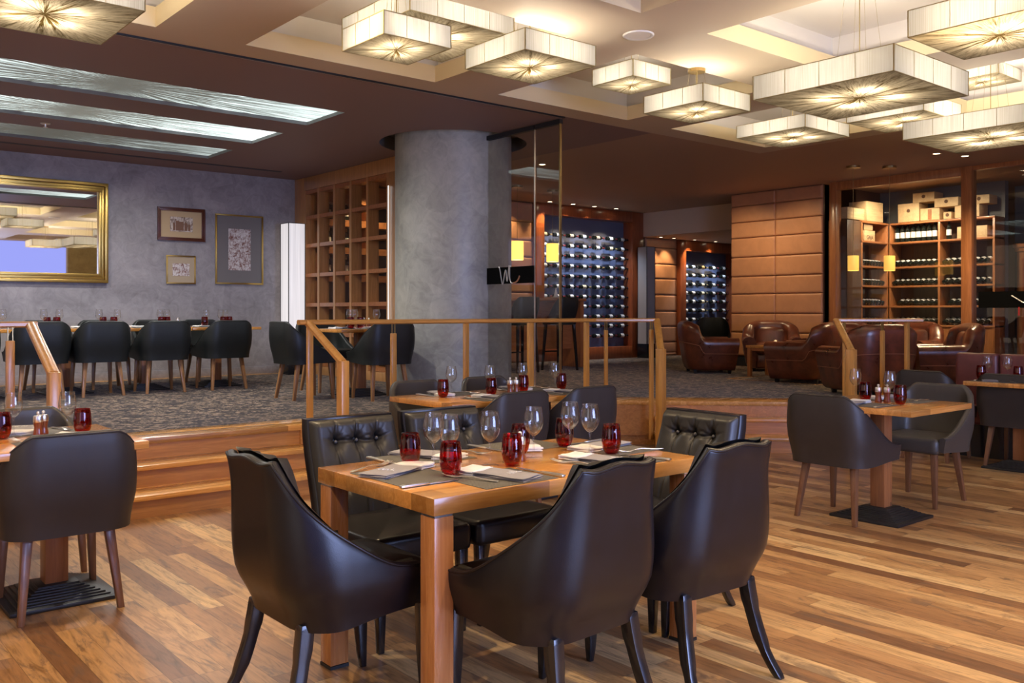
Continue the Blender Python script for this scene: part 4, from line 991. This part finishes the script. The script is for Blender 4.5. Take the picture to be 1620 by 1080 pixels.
p2 = framed('framed_picture', 'small square picture in a thin gold frame, lowest of the three', 'picture', 4.33, 4.73, 1.73, 2.12, .018, M['gold'], [('mount', M['cmount'], .015, .015, .010), ('print', pm2, .085, .11, .014)], .025)
p3 = framed('framed_picture', 'tall picture in a gold frame with grey mount, beside the floor lamp', 'picture', 5.01, 5.72, 1.74, 2.73, .022, M['gold'], [('mount', M['gmount'], .02, .02, .012), ('print', pm2, .19, .20, .016)], .03)

# ---- dining tables -----------------------------------------------------------
mt = thing('dining_table', 'sturdy light wooden table with square corner legs, laid for six', 'table', (2.32, 2.755, 0))
MB().box(-.66, .66, -.385, .385, .693, .75).build('tabletop', M['table'], mt, bevel=.003)
legw = wood('leg_wood', (.56, .25, .085), (.36, .13, .04), 2, .26, coat=.4)
for sx in (-1, 1):
    for sy in (-1, 1):
        l_ = MB().cbox(sx*(.66-.045), sy*(.385-.048), .349, .076, .080, .672).build('leg', legw, mt, bevel=.003)
        MB().cbox(sx*(.66-.045), sy*(.385-.048), .689, .070, .074, .010).build('metal_collar', M['silver'], l_); MB().cbox(sx*(.66-.045), sy*(.385-.048), .006, .078, .082, .012).build('foot_cap', M['iron'], l_)
PT = Kind(ped_table(.81, .81, [(0, 0)]))
t4 = PT((5.695, 3.035, 0), 0, 'small square pedestal table between two grey chairs below the short handrail')
o = ped_table(1.40, .75, [(-.40, 0), (.40, 0)]); o.location = (4.15, 5.095, 0); o['label'] = 'wide table behind the tufted chairs with four grey chairs around it'
o = ped_table(1.45, .82, [(.42, 0), (-.4, 0)]); o.location = (.685, 4.70, 0); o['label'] = 'wooden table cut off by the left photo edge, below the steps'
o = ped_table(.75, 1.25, [(0, .30), (0, -.32)]); o.location = (8.375, 2.90, 0); o['label'] = 'wooden table in front of the burgundy bench'
WT = Kind(ped_table(.845, .72, [(0, 0)], h=.715, th=.034))
for i, (x, l_) in enumerate(((4.355, 'end table nearest the floor lamp in the row along the grey wall'), (3.505, 'second table from the floor lamp in the row along the grey wall'), (2.655, 'third table from the floor lamp in the row along the grey wall'), (1.805, 'table under the mirror cut off by the left photo edge'))):
    WT((x, 10.83, PZ-.003*(i % 2)), 0, l_, 'tables in a row along the grey wall')
o = WT((5.05, 8.60, PZ), 0, 'square table on the platform beside the round column'); o.pop('group', None) if hasattr(o, 'pop') else None

# ---- chairs
SC = Kind(scoop_chair())
G6 = 'chairs around the front table'
SC((1.53, 2.80, 0), -90, 'black scoop-backed leather chair at the left end of the front table', G6)
SC((2.03, 2.23, 0), 3, 'black scoop-backed chair with its back to the viewer, in the middle foreground', G6)
SC((2.68, 2.24, 0), -2, 'black scoop-backed chair with its back to the viewer, right of the middle one', G6)
TC = Kind(side_chair())
TC((2.10, 3.31, 0), 180, 'black tufted chair facing the viewer, behind the left half of the front table', G6)
TC((2.60, 3.31, 0), 180, 'black tufted chair facing the viewer, behind the middle of the front table', G6)
TC((3.13, 2.75, 0), 90, 'black tufted chair at the right end of the front table', G6)
TG = Kind(tub_chair(M['grey'], M['walnut']))
TG((1.09, 4.56, 0), 0, 'dark grey tub chair with its back to the viewer at the left table', 'dining chairs on the plank floor')
TG((3.92, 4.87, 0), 0, 'dark grey tub chair, left of the two with backs turned at the wide table', 'dining chairs on the plank floor')
TG((4.58, 4.87, 0), 0, 'dark grey tub chair, right of the two with backs turned at the wide table', 'dining chairs on the plank floor')
TG((5.53, 3.20, 0), -90, 'dark grey tub chair at the left side of the small table below the short handrail', 'dining chairs on the plank floor')
TG((8.43, 3.22, 0), -90, 'grey tub chair cut by the right photo edge before the burgundy bench', 'dining chairs on the plank floor')
TG((8.38, 3.93, 0), -90, 'dark tub chair at the far end of the bench table, under the short handrail', 'dining chairs on the plank floor')
TL = Kind(tub_chair(M['greyL'], M['walnut']))
TL((1.12, 5.24, 0), 180, 'grey tub chair on the far side of the left table', 'dining chairs on the plank floor')
TL((3.93, 5.56, 0), 180, 'grey tub chair facing the viewer, left one on the far side of the wide table', 'dining chairs on the plank floor')
TL((4.60, 5.56, 0), 180, 'grey tub chair facing the viewer, right one on the far side of the wide table', 'dining chairs on the plank floor')
TL((6.40, 3.12, 0), 90, 'light grey tub chair at the right side of the small table below the short handrail', 'dining chairs on the plank floor')
TB = Kind(tub_chair(M['dkblue'], wood('light_walnut_legs', (.42, .21, .08), (.26, .12, .045), 2, .35), h=.80))
G = 'dark chairs at the tables along the grey wall'
for i, x in enumerate((4.23, 3.52, 2.86, 2.27, 1.62)):
    TB((x, 10.38, PZ), (2, -1, 1, 0, 0)[i], ('dark chair with its back to the viewer, nearest the floor lamp in the wall row', 'second dark back-turned chair from the floor lamp in the wall row', 'third dark back-turned chair from the floor lamp in the wall row', 'fourth dark back-turned chair from the floor lamp, partly behind the handrail', 'dark chair at the left photo edge behind the handrail')[i], G)
for i, x in enumerate((4.45, 3.85, 3.22, 2.60)):
    TB((x, 11.30, PZ), 180, f'{ORD[i]} dark chair from the floor lamp on the wall side of the row of tables', G)
TB((4.98, 8.08, PZ), -4, 'dark chair with its back to the viewer at the table beside the column', 'dark chairs at the column table')
TB((4.42, 8.62, PZ), -90, 'dark chair seen from the side at the table beside the column', 'dark chairs at the column table')
TB((5.02, 9.27, PZ), 180, 'dark chair on the far side of the table beside the column', 'dark chairs at the column table')
o = TB((13.9, 10.7, PZ), -60, 'distant dark chair standing before the second wine wall'); o['group'] = 'distant chairs'

# ---- lounge
CC = Kind(club_chair()); G = 'brown leather club armchairs'
CC((10.9, 8.5, PZ), -130, 'brown club armchair seen side on, left in the lounge by the second wine wall', G)
CC((12.02, 8.17, PZ), 128, 'brown club armchair facing the viewer against the tan leather wall', G)
CC((10.35, 6.55, PZ), 12, 'brown club armchair just right of the low side table', G)
CC((12.08, 7.10, PZ), 100, 'brown club armchair behind the second low table with the round vase', G)
CC((9.34, 5.12, PZ), -32, 'big brown club armchair with its back to the viewer behind the short handrail', G)
CC((10.60, 4.93, PZ), 42, 'brown club armchair turned left, behind the burgundy bench end', G)
CC((12.05, 6.08, PZ), 90, 'far reddish club armchair by the cellar glass', G)
def low_table(x, y, a, b, h, lab):
    t = thing('side_table', lab, 'side table', (x, y, PZ)); MB().box(-a/2, a/2, -b/2, b/2, h-.035, h).build('tabletop', M['table'], t, bevel=.003)
    mb = MB(); mb.box(-a/2+.02, a/2-.02, -b/2+.02, b/2-.02, h-.075, h-.035); mb.build('apron', M['cherryx'], t)
    for sx in (-1, 1):
        for sy in (-1, 1): MB().cbox(sx*(a/2-.04), sy*(b/2-.04), (h-.035)/2, .05, .05, h-.035).build('leg', M['cherry'], t, bevel=.003)
low_table(10.90, 7.42, .50, .48, .434, 'low wooden side table between the club armchairs'); low_table(11.35, 6.78, .48, .48, .46, 'second low wooden table behind the short handrail')
cn = thing('candle_holder', 'small glowing round candle glass on the low side table', 'candle holder', (10.74, 7.24, PZ+.434))
MB().lathe([(.02, 0), (.04, .02), (.045, .045), (.035, .075), (.028, .082)], 20, caps=False).build('glass_bowl', M['glass'], cn, smooth=True); MB().lathe([(.022, .005), (.022, .05), (.0005, .055)], 14).build('candle', emit('candle_glow', (1, .72, .35), 12), cn)
v_ = MB().lathe([(.03, 0), (.06, .03), (.07, .065), (.055, .10), (.03, .115), (.0005, .115)], 20).build('round_vase', M['cmount'], smooth='auto', loc=(11.27, 6.70, PZ+.46)); tag(v_, 'beige round vase on the second low table', 'vase')

# ---- bar table, stools, pendants
bt = thing('bar_table', 'tall wooden bar table seen through the glass in front of the wine wall', 'bar table', (9.42, 10.86, PZ))
MB().box(-1.02, 1.02, -.26, .26, 1.07, 1.115).build('tabletop', M['cherryx'], bt, bevel=.004)
for s_ in (-1, 1): MB().box(s_*.96-.04, s_*.96+.04, -.22, .22, 0, 1.07).build('end_panel', M['cherry'], bt)
MB().box(-.92, .92, -.02, .02, .3, 1.07).build('centre_panel', M['cherryx'], bt)
BS = Kind(bar_stool())
BS((9.55, 10.28, PZ), 0, 'dark high-backed bar stool at the right end of the bar table', 'bar stools'); BS((8.75, 10.28, PZ), 0, 'dark high-backed bar stool behind the glass, left of the other', 'bar stools')
tr = thing('serving_tray', 'small silver tray with a white cone on the bar table', 'tray', (9.95, 10.8, PZ+1.115)); MB().lathe([(.0005, 0), (.17, 0), (.18, .02), (.172, .02), (.165, .006), (.0005, .006)], 24).build('tray', M['silver'], tr, smooth='auto'); MB().lathe([(.05, .006), (.03, .06), (.004, .17)], 14).build('cone', M['linen'], tr, smooth='auto')
def pend(x, y, z, r, h, lab, mt='yshade'):
    t = thing('cylinder_pendant', lab, 'pendant lamp', (x, y, z), 0, 'yellow cylinder pendants')
    MB().lathe([(r*.96, 0), (r, .004), (r, h), (r*.9, h+.004)], 28, caps=False).build('lamp_shade', M[mt], t, smooth='auto'); MB().lathe([(r*.97, .006), (.0005, .006)], 24, caps=False).build('diffuser', emit('warm_pendant', (1, .80, .40), 3.2), t)
    MB().lathe([(r, h-.003), (.0005, h)], 24, caps=False).build('lid', M['brass'], t); MB().tube([(0, 0, h), (0, 0, CH-z)], .003, 5).build('cord', M['dgold'], t); MB().lathe([(.09, CH-z-.03), (.09, CH-z)], 20).build('canopy', M['brass'], t)
pend(9.17, 10.84, 2.155, .098, .29, 'left yellow glass pendant over the bar table, beside the column'); pend(9.93, 10.86, 2.155, .098, .29, 'right yellow glass pendant over the bar table')
pend(11.4, 6.47, 1.90, .072, .20, 'yellow pendant added for a reflection at the left edge of the cellar shelves', 'yrefl'); pend(11.8, 6.17, 1.90, .072, .20, 'yellow pendant added for a reflection at the middle of the cellar shelves', 'yrefl')  # pendants added where the cellar glass shows yellow reflections

# ---- wine walls
def wine_wall(nm, lab, x0, x1, z0, z1, X0, X1, Z0, Z1, yf):
    t = thing(nm, lab, 'wine wall', (x0, yf, PZ)); bx, by = x0, yf
    mb = MB(); mb.box(X0-bx, x0-bx, 0, .3, Z0-PZ, Z1-PZ).box(x1-bx, X1-bx, 0, .3, Z0-PZ, Z1-PZ).box(x0-bx, x1-bx, 0, .3, z1-PZ, Z1-PZ).box(x0-bx, x1-bx, 0, .3, Z0-PZ, z0-PZ); mb.build('surround', M['redwood'], t, bevel=.003)
    MB().box(0, x1-bx, .24, .28, z0-PZ, z1-PZ).build('back_board', M['rack'], t); return t
wine_wall('wine_display', 'tall lit wine wall with eleven rows of bottles, next to the bar table', 10.98, 13.30, .68, 3.11, 10.78, 13.62, PZ, CH-.002, 12.22)
wine_wall('wine_display', 'second lit wine wall further right behind the armchairs', 14.94, 16.6, .50, 2.62, 14.76, 16.9, PZ, 2.838, 12.22)
for x in (11.35, 12.05, 12.75): light('rack_light', 'SPOT', (x, 11.8, CH-.02), 48, (.55, .70, 1), .02, (R(19), 0, 0), 75, .7)
for x in (15.2, 16.0): light('rack_light', 'SPOT', (x, 11.85, 2.82), 42, (.55, .70, 1), .02, (R(20), 0, 0), 75, .7)
WB = [Kind(bottle('capsule', 14)), Kind(bottle('capg', 14, plain('cream_label', (.62, .50, .30), .6))), Kind(bottle('navy', 14))]
for k in WB:
    tt = k.p
    MB().cbox(0, -.0, .10, .006, .006, .004).box(-.004, .004, .03, .115, .05, .056).box(-.004, .004, .03, .115, .20, .206).build('peg', M['dgold'], tt)
def lay(k, x, y, z, lab, grp):
    o = WB[k]((x, y, z), 0, lab, grp); o.rotation_euler = (0, R(90), 0)
    # after the turn the pegs (local +y) still point at the board
    return o
rows1 = [2.765, 2.575, 2.39, 2.20, 2.01, 1.82, 1.635, 1.45, 1.26, 1.08, .89]; cols1 = [11.13, 11.46, 11.80, 12.13, 12.49, 12.85, 13.17]
for i, z in enumerate(rows1):
    for j, x in enumerate(cols1):
        kk = 2 if j in (6,) else (1 if (i*7+j*3) % 11 == 0 else 0)
        if j == 0 and i > 9: continue
        lay(kk, x-.16, 12.34, z, f'bottle on the tall wine wall, {ORD[i]} row from top, {ORD[j]} from left', 'bottles on the tall wine wall')
rows2 = [2.30, 2.12, 1.93, 1.75, 1.57, 1.38, 1.19, 1.0, .82, .64]; cols2 = [14.99+.12, 15.30+.05, 15.66, 16.03, 16.38]
for i, z in enumerate(rows2):
    for j, x in enumerate(cols2):
        lay((0, 2, 1, 0, 0)[j], x-.16, 12.34, z, f'bottle on the second wine wall, {ORD[i]} row from top, {ORD[j]} from left', 'bottles on the second wine wall')

# ---- cellar shelves
def shelf_unit(lab, x, y, L, dep, bays, rz):
    """front along local x from 0..L, depth to +y"""
    t = thing('wine_shelf', lab, 'wine shelf', (x, y, PZ), rz)
    mb = MB(); mb.box(0, L, dep-.02, dep, 0, 2.30); mb.build('back_board', M['darkwood'], t)
    mb = MB()
    for b in bays: mb.box(b-.016, b+.016, 0, dep-.02, 0, 2.28)
    mb.build('upright', M['cherry'], t, bevel=.002)
    for z in (2.280, 1.975, 1.585, 1.282, .965, .665): MB().box(0, L, -.004, dep-.02, z, z+.03).build('shelf', M['cherryx'], t, bevel=.002)
    MB().box(.02, L-.02, .01, .03, .04, .66).build('lower_door', M['cherry'], t)
    return t
shelf_unit('wine shelves along the back of the glass fronted cellar', 14.0, 7.33, 1.62, .36, (.016, .80, 1.604), -90)
sh_ = shelf_unit('wine shelves on the left side wall of the glass fronted cellar', 13.16, 7.33, .82, .34, (.016, .804), 0)
MB().box(-.40, -.002, .01, .33, 0, 2.30).build('end_panel', M['darkwood'], sh_, bevel=.003)
for x, y in ((12.9, 7.0), (12.9, 6.5), (12.9, 5.9)): light('cellar_spot', 'SPOT', (x, y, CH-.03), 44, (1, .82, .60), .03, (0, R(-34), 0), 110, .8)
light('cellar_spot', 'SPOT', (13.5, 6.4, CH-.03), 50, (1, .82, .60), .03, (R(34), 0, 0), 110, .8)
cb = [Kind(bottle('capg', 12)), Kind(bottle('navy', 12, plain('off_white_label', (.85, .83, .78), .5)))]
def cellar(k, loc, rot, lab, grp):
    o = cb[k](loc, 0, lab, grp); o.rotation_euler = rot; return o
SN = {1.585: 'upper', 1.282: 'second', .965: 'third', .665: 'lowest'}
for z, nm in SN.items():
    for i in range(9):
        if nm == 'third' and i in (0,): continue
        cellar(1 if i % 3 else 0, (14.03, 7.26-i*.083, PZ+z+.03+.040), (0, R(76), 0), f'lying bottle, {ORD[i]} from left, {nm} bottle shelf, left bay of cellar back', 'bottles lying in the left bay of the cellar back')
        if i < 8: cellar(1 if i % 2 else 0, (14.03, 6.46-i*.088, PZ+z+.03+.040), (0, R(76), 0), f'lying bottle, {ORD[i]} from left, {nm} bottle shelf, right bay of cellar back', 'bottles lying in the right bay of the cellar back')
    for i in range(8):
        cellar(1, (13.25+i*.090, 7.355, PZ+z+.03+.040), (R(-76), 0, 0), f'lying bottle, {ORD[i]} from left, {nm} bottle shelf, cellar side wall', 'bottles lying on the cellar side shelves')
for i in range(8): cellar(1, (14.10, 7.24-i*.086, PZ+2.005), (0, 0, 0), f'{ORD[i]} from left of eight white-labelled bottles standing near the cellar top', 'standing bottles in the cellar')
cellar(1, (14.10, 6.42, PZ+2.005), (0, 0, 0), 'single white-labelled bottle standing beside the crate near the cellar top', 'standing bottles in the cellar')
def crate(x, y, z, sx, sy, sz, lab, rz=0, txt=None, cross=False):
    t = thing('wooden_wine_crate', lab, 'crate', (x, y, z), rz, 'wooden wine crates in the cellar')
    MB().cbox(0, 0, sz/2, sx, sy, sz).build('box', M['pine'], t, bevel=.004); MB().cbox(0, 0, sz+.004, sx*1.0, sy*1.0, .008).build('lid', M['pine'], t)
    if cross: MB().box(-sx/2-.003, -sx/2, -.03, .03, .01, sz-.01).build('brace', M['ped'], t)
    else:
        MB().lathe([(.028, 0), (.028, .002)], 20, (-sx/2-.002, 0, sz*.62), 'x').build('printed_mark', M['ink'], t)
    if txt:
        c = bpy.data.curves.new('lettering', 'FONT'); c.body = txt; c.size = .085; c.align_x = 'CENTER'; c.extrude = .0008
        q = bpy.data.objects.new('tmp', c); COL.objects.link(q); dg = bpy.context.evaluated_depsgraph_get(); me = bpy.data.meshes.new_from_object(q.evaluated_get(dg)); bpy.data.objects.remove(q); bpy.data.curves.remove(c)
        o = bpy.data.objects.new('lettering', me); COL.objects.link(o); o.parent = t; me.materials.clear(); me.materials.append(M['ink'])
        o.location = (0, -sy/2-.003, .03); o.rotation_euler = (R(90), 0, 0)
z0 = PZ+2.318
crate(13.05, 7.50, z0, .50, .28, .17, 'long pine crate on top of the side shelves at the cellar corner', 0, None, True); crate(13.60, 7.50, z0, .50, .30, .30, 'tall pale crate on top of the side shelves')
crate(14.17, 7.02, z0, .30, .34, .28, 'large pale crate with round print, leftmost on the back shelves'); crate(14.17, 6.68, z0, .30, .30, .18, 'pine crate with crossed brace on the back shelves', 0, None, True)
crate(14.17, 6.78, z0+.29, .30, .34, .14, 'topmost pale crate of the stack on the back shelves'); crate(14.15, 6.42, z0+.185, .30, .36, .13, 'brown crate bridging two crates on the back shelves')
crate(14.17, 6.42, z0, .26, .12, .10, 'small white box between the crates on the back shelves'); crate(14.17, 6.12, z0, .30, .36, .18, 'pine crate with dark square print near the timber post'); crate(14.17, 5.95, z0+.19, .28, .30, .12, 'white lettered crate on top near the timber post')
crate(13.46, 7.49, PZ+2.005, .32, .26, .16, 'crate branded with four dark letters on the side shelves', 0, 'GAJA'); crate(13.44, 7.49, PZ+2.18, .26, .24, .085, 'small crate resting on the lettered crate')
crate(14.17, 6.05, PZ+2.005, .28, .44, .17, 'wide crate beside the single standing bottle', 0, None, True)
ar = thing('armoire', 'brown wooden armoire with a cornice behind the far right glass', 'armoire', (14.85, 5.02, PZ)); MB().box(-.25, .25, -.7, .62, 0, 1.80).build('body', M['cherry'], ar, bevel=.004)
MB().box(-.30, .25, -.75, .66, 1.86, 1.92).box(-.275, .25, -.72, .64, 1.80, 1.86).build('cornice', M['cherryx'], ar, bevel=.006)
for s_ in (-.36, .28): MB().box(-.262, -.25, s_-.26, s_+.26, .10, 1.70).build('door', M['redwood'], ar, bevel=.004)
# bottle shelves behind the lattice
bb = thing('back_bar', 'orange-lit bottle shelves glimpsed through the lattice screen', 'shelf unit', (7.35, 12.3, PZ))
mb = MB(); mb.box(-.9, .9, .28, .31, 0, 2.84); mb.build('back_board', M['navy'], bb); mb = MB()
for x in (-.9, -.02, .86): mb.box(x, x+.05, 0, .28, 0, 2.84)
mb.build('upright', M['cherry'], bb)
for z in (2.30, 1.88, 1.46, 1.04): MB().box(-.9, .9, 0, .28, z-.10, z).build('shelf', M['cherryx'], bb)
MB().box(-.9, .9, -.01, .28, 2.55, 2.84).build('cornice', M['cherryx'], bb)
bk = Kind(bottle('capg', 12)); n_ = 0
for r_, z in enumerate((2.30, 1.88, 1.46)):
    for i, x in enumerate((6.75, 7.05, 7.55, 7.85, 8.05)):
        bk((x, 12.42, PZ+z), 0, f'bottle behind the lattice, {ORD[i]} from left on its {("top", "middle", "lower")[r_]} shelf', 'bottles behind the lattice')
light('back_bar_spot', 'SPOT', (7.3, 11.9, CH-.03), 40, WARM, .03, (R(14), 0, 0), 100, .7)

# ---- burgundy bench
bn = thing('banquette', 'burgundy leather bench with upright back at the right photo edge', 'bench', (9.0, 2.4, 0))
MB().box(-.27, .10, -1.6, 1.62, 0, .30).build('base', M['blackwood'], bn)
mb = MB()
for (a, b) in ((1.24, 1.64), (.50, 1.235), (-.24, .495), (-.98, -.245)):
    mb = MB(); rbox(mb, -.02, .10, a, b, .40, .95, .03, 0); mb.build('back_panel', M['burg'], bn, smooth='auto')
mb = MB(); rbox(mb, -.30, -.01, -1.6, 1.62, .30, .46, .04, .01); mb.build('seat', M['burg'], bn, smooth='auto')
struct(MB().box(12.75, 12.9, -3.5, 2.5, 0, CH).build('wall_light_block', M['beige']))  # unseen wall added to shut out world light on this side

# ================================================================== TABLEWARE
WG, TM, ML, FK, KN, NP, PM = Kind(wine_glass()), Kind(tumbler()), Kind(mill()), Kind(fork()), Kind(knife()), Kind(napkin()), Kind(placemat())
TZ = .7502
MA = 'front table'
# placemats first
for (x, y, rz, l) in ((1.825, 2.755, 90, 'left end'), (2.045, 2.52, 0, 'front side, left seat'), (2.625, 2.52, 0, 'front side, right seat'), (2.10, 3.065, 180, 'back side, left seat'), (2.62, 3.065-.0, 180, 'back side, right seat'), (2.86, 2.78, 90, 'right end')):
    PM((x, y+(0 if rz == 90 else (-.0)), TZ), rz, f'woven grey placemat on the {MA}, {l}', 'placemats on the front table', scale=(.80 if rz != 90 else .92, .95 if rz != 90 else .95, 1))
zt = TZ+.0018
NPS = [(1.84, 2.86, -68, 'left end'), (2.065, 2.56, 14, 'front side, left seat'), (2.58, 2.55, 12, 'front side, right seat'), (2.13, 3.08, 200, 'back side, left seat'), (2.60, 3.04, 150, 'back side, right seat'), (2.84, 2.80, 100, 'right end')]
for (x, y, r_, l) in NPS: NP((x, y, zt), r_, f'folded grey and white napkin on the {MA}, {l}', 'napkins on the front table', scale=(1.22, 1.32, .85))
for (x, y, r_, l) in ((1.80, 2.985, -70, 'left end'), (1.95, 2.56, 18, 'front side, left seat'), (2.46, 2.545, 17, 'front side, right seat'), (2.31, 3.05, 195, 'back side, left seat'), (2.90, 2.62, 75, 'right end')): FK((x, y, zt), r_, f'silver fork on the {MA}, {l}', 'forks on the front table', scale=(1.2, 1.2, 1.2))
for (x, y, r_, l) in ((1.79, 2.575, -90, 'left end'), (2.225, 2.50, 2, 'front side, left seat'), (2.775, 2.49, 12, 'front side, right seat'), (1.915, 3.07, 182, 'back side, left seat'), (2.435, 3.08, 185, 'back side, right seat'), (2.88, 2.94, 88, 'right end')): KN((x, y, zt), r_, f'silver table knife on the {MA}, {l}', 'knives on the front table', scale=(1.15, 1.1, 1.15))
for (x, y, l) in ((2.0, 2.86, 'leftmost wine glass, beside two red tumblers'), (2.005, 2.765, 'second wine glass from left, just behind a red tumbler'), (2.185, 2.745, 'third wine glass from left, before the red tumbler pair'), (2.43, 2.77, 'fourth wine glass from left, by the pepper mills'), (2.68, 2.82, 'second wine glass from right'), (2.68, 2.70, 'rightmost wine glass, beside a red tumbler')):
    WG((x, y, TZ+.0018), 0, f'{l}, on the {MA}', 'wine glasses on the front table')
for (x, y, l) in ((1.955, 2.95, 'leftmost red tumbler'), (1.94, 2.665, 'red tumbler nearest the front edge'), (2.245, 2.685, 'large red tumbler hiding a pepper mill'), (2.46, 2.89, 'red tumbler behind the mills'), (2.75, 2.93, 'red tumbler furthest back'), (2.755, 2.65, 'rightmost red tumbler')):
    TM((x, y, TZ+.0018), 0, f'{l} on the {MA}', 'red tumblers on the front table')
ML((2.29, 2.76, TZ), 0, 'left silver-capped mill on the front table', 'mills on the front table'); ML((2.345, 2.755, TZ), 0, 'right silver-capped mill on the front table', 'mills on the front table')

def lay_table(nm, z, mats, naps, forks, knives, glasses, tumblers, mills):
    g = lambda k: f'{k} on the {nm}'
    def nth(i, n): return 'only' if n == 1 else ORD[i]
    for i, (x, y, r_) in enumerate(mats): PM((x, y, z), r_, f'{nth(i, len(mats))} grey placemat from left on the {nm}', g('placemats'))
    for i, (x, y, r_) in enumerate(naps): NP((x, y, z+.0018), r_, f'{nth(i, len(naps))} folded napkin from left on the {nm}', g('napkins'))
    for i, (x, y, r_) in enumerate(forks): FK((x, y, z+.0018), r_, f'{nth(i, len(forks))} fork from left on the {nm}', g('forks'))
    for i, (x, y, r_) in enumerate(knives): KN((x, y, z+.0018), r_, f'{nth(i, len(knives))} knife from left on the {nm}', g('knives'))
    for i, (x, y) in enumerate(glasses): WG((x, y, z+.0018), 0, f'{nth(i, len(glasses))} wine glass from left on the {nm}', g('wine glasses'))
    for i, (x, y) in enumerate(tumblers): TM((x, y, z+.0018), 0, f'{nth(i, len(tumblers))} red tumbler from left on the {nm}', g('red tumblers'))
    for i, (x, y) in enumerate(mills): ML((x, y, z), 0, f'{nth(i, len(mills))} pepper mill from left on the {nm}', g('mills'))
lay_table('wide table behind the tufted chairs', TZ, [(3.88, 5.31, 180), (3.92, 4.88, 0), (4.56, 5.31, 180), (4.60, 4.88, 0)],
          [(3.80, 5.34, 160), (3.93, 4.90, 12), (4.50, 5.34, 170), (4.62, 4.92, 20)], [(4.02, 5.32, 190), (3.80, 4.90, 15), (4.72, 5.33, 185), (4.48, 4.93, 15)], [(3.66, 5.32, 180), (4.07, 4.88, 0), (4.36, 5.33, 180), (4.76, 4.88, 0)],
          [(3.82, 5.24), (4.09, 5.14), (4.46, 5.21), (4.67, 5.08)], [(3.69, 5.16), (4.03, 5.05), (4.39, 5.12), (4.755, 5.10)], [(4.245, 5.10), (4.295, 5.09)])
lay_table('table at the left photo edge', TZ, [(1.06, 5.0-.05, 180), (1.09, 4.47, 0)], [(1.03, 5.0, 170), (1.09, 4.58, -40)], [(1.20, 4.96, 190), (.96, 4.58, 20)], [(1.25, 4.47, 0)],
          [(.96, 4.84), (1.17, 4.73)], [(.90, 4.78), (1.235, 4.72)], [(1.055, 4.79), (1.085, 4.82)])
lay_table('small table below the short handrail', TZ, [(5.47, 3.05, 90), (5.93, 3.02, 90)], [(5.46, 3.10, -80), (5.98, 3.16, 80)], [(5.97, 2.91, 88)], [(5.44, 2.88, -88)],
          [(5.74, 3.24), (5.67, 2.96)], [(5.72, 3.16), (5.645, 2.88)], [(5.705, 3.06), (5.725, 3.01)])
lay_table('table before the burgundy bench', TZ, [(8.18, 3.30, 90), (8.22, 2.80, 90)], [(8.22, 3.36, -80)], [(8.2, 3.15, 85)], [(8.2, 3.47, -85)],
          [(8.36, 3.47), (8.40, 3.32)], [(8.30, 3.50), (8.42, 3.24)], [(8.40, 3.10), (8.42, 3.05)])
pz = PZ+.7152
lay_table('row of tables along the grey wall', pz, [(x, 10.66, 0) for x in (1.70, 2.28, 2.88, 3.50, 4.20)]+[(x, 11.02, 180) for x in (2.80, 3.40, 3.88+.02, 4.48)],
          [(x, 10.68, 10+9*i) for i, x in enumerate((2.30, 2.90, 3.52, 4.18))]+[(x, 11.03, 170) for x in (2.82, 3.42, 4.50)], [(x, 10.66, 5) for x in (2.12, 2.74, 3.36, 4.04)], [(x, 10.64, 0) for x in (2.44, 3.05, 3.67, 4.37)],
          [(2.04, 10.8), (2.43, 10.78), (2.60, 10.84), (3.00, 10.8), (3.21, 10.85), (3.68, 10.82), (3.78, 10.88), (4.22, 10.8), (4.41, 10.82), (4.50, 10.90)],
          [(2.49, 10.9), (2.55, 10.74), (3.07, 10.9), (3.14, 10.74), (3.66, 10.72), (3.74, 10.76), (4.17, 10.72), (4.40, 10.72), (4.50, 10.78)], [(3.88, 10.8)])
lay_table('table beside the round column', pz, [(4.98, 8.38, 0), (4.84, 8.66, 90), (5.02, 8.84, 180)], [(4.86, 8.62, 100), (5.10, 8.42, 10)], [(4.92, 8.36, 5)], [(5.2, 8.36, 0)],
          [(4.95, 8.64), (5.03, 8.68), (5.27, 8.62)], [(4.89, 8.52), (5.02, 8.54)], [(5.10, 8.60), (5.15, 8.58)])
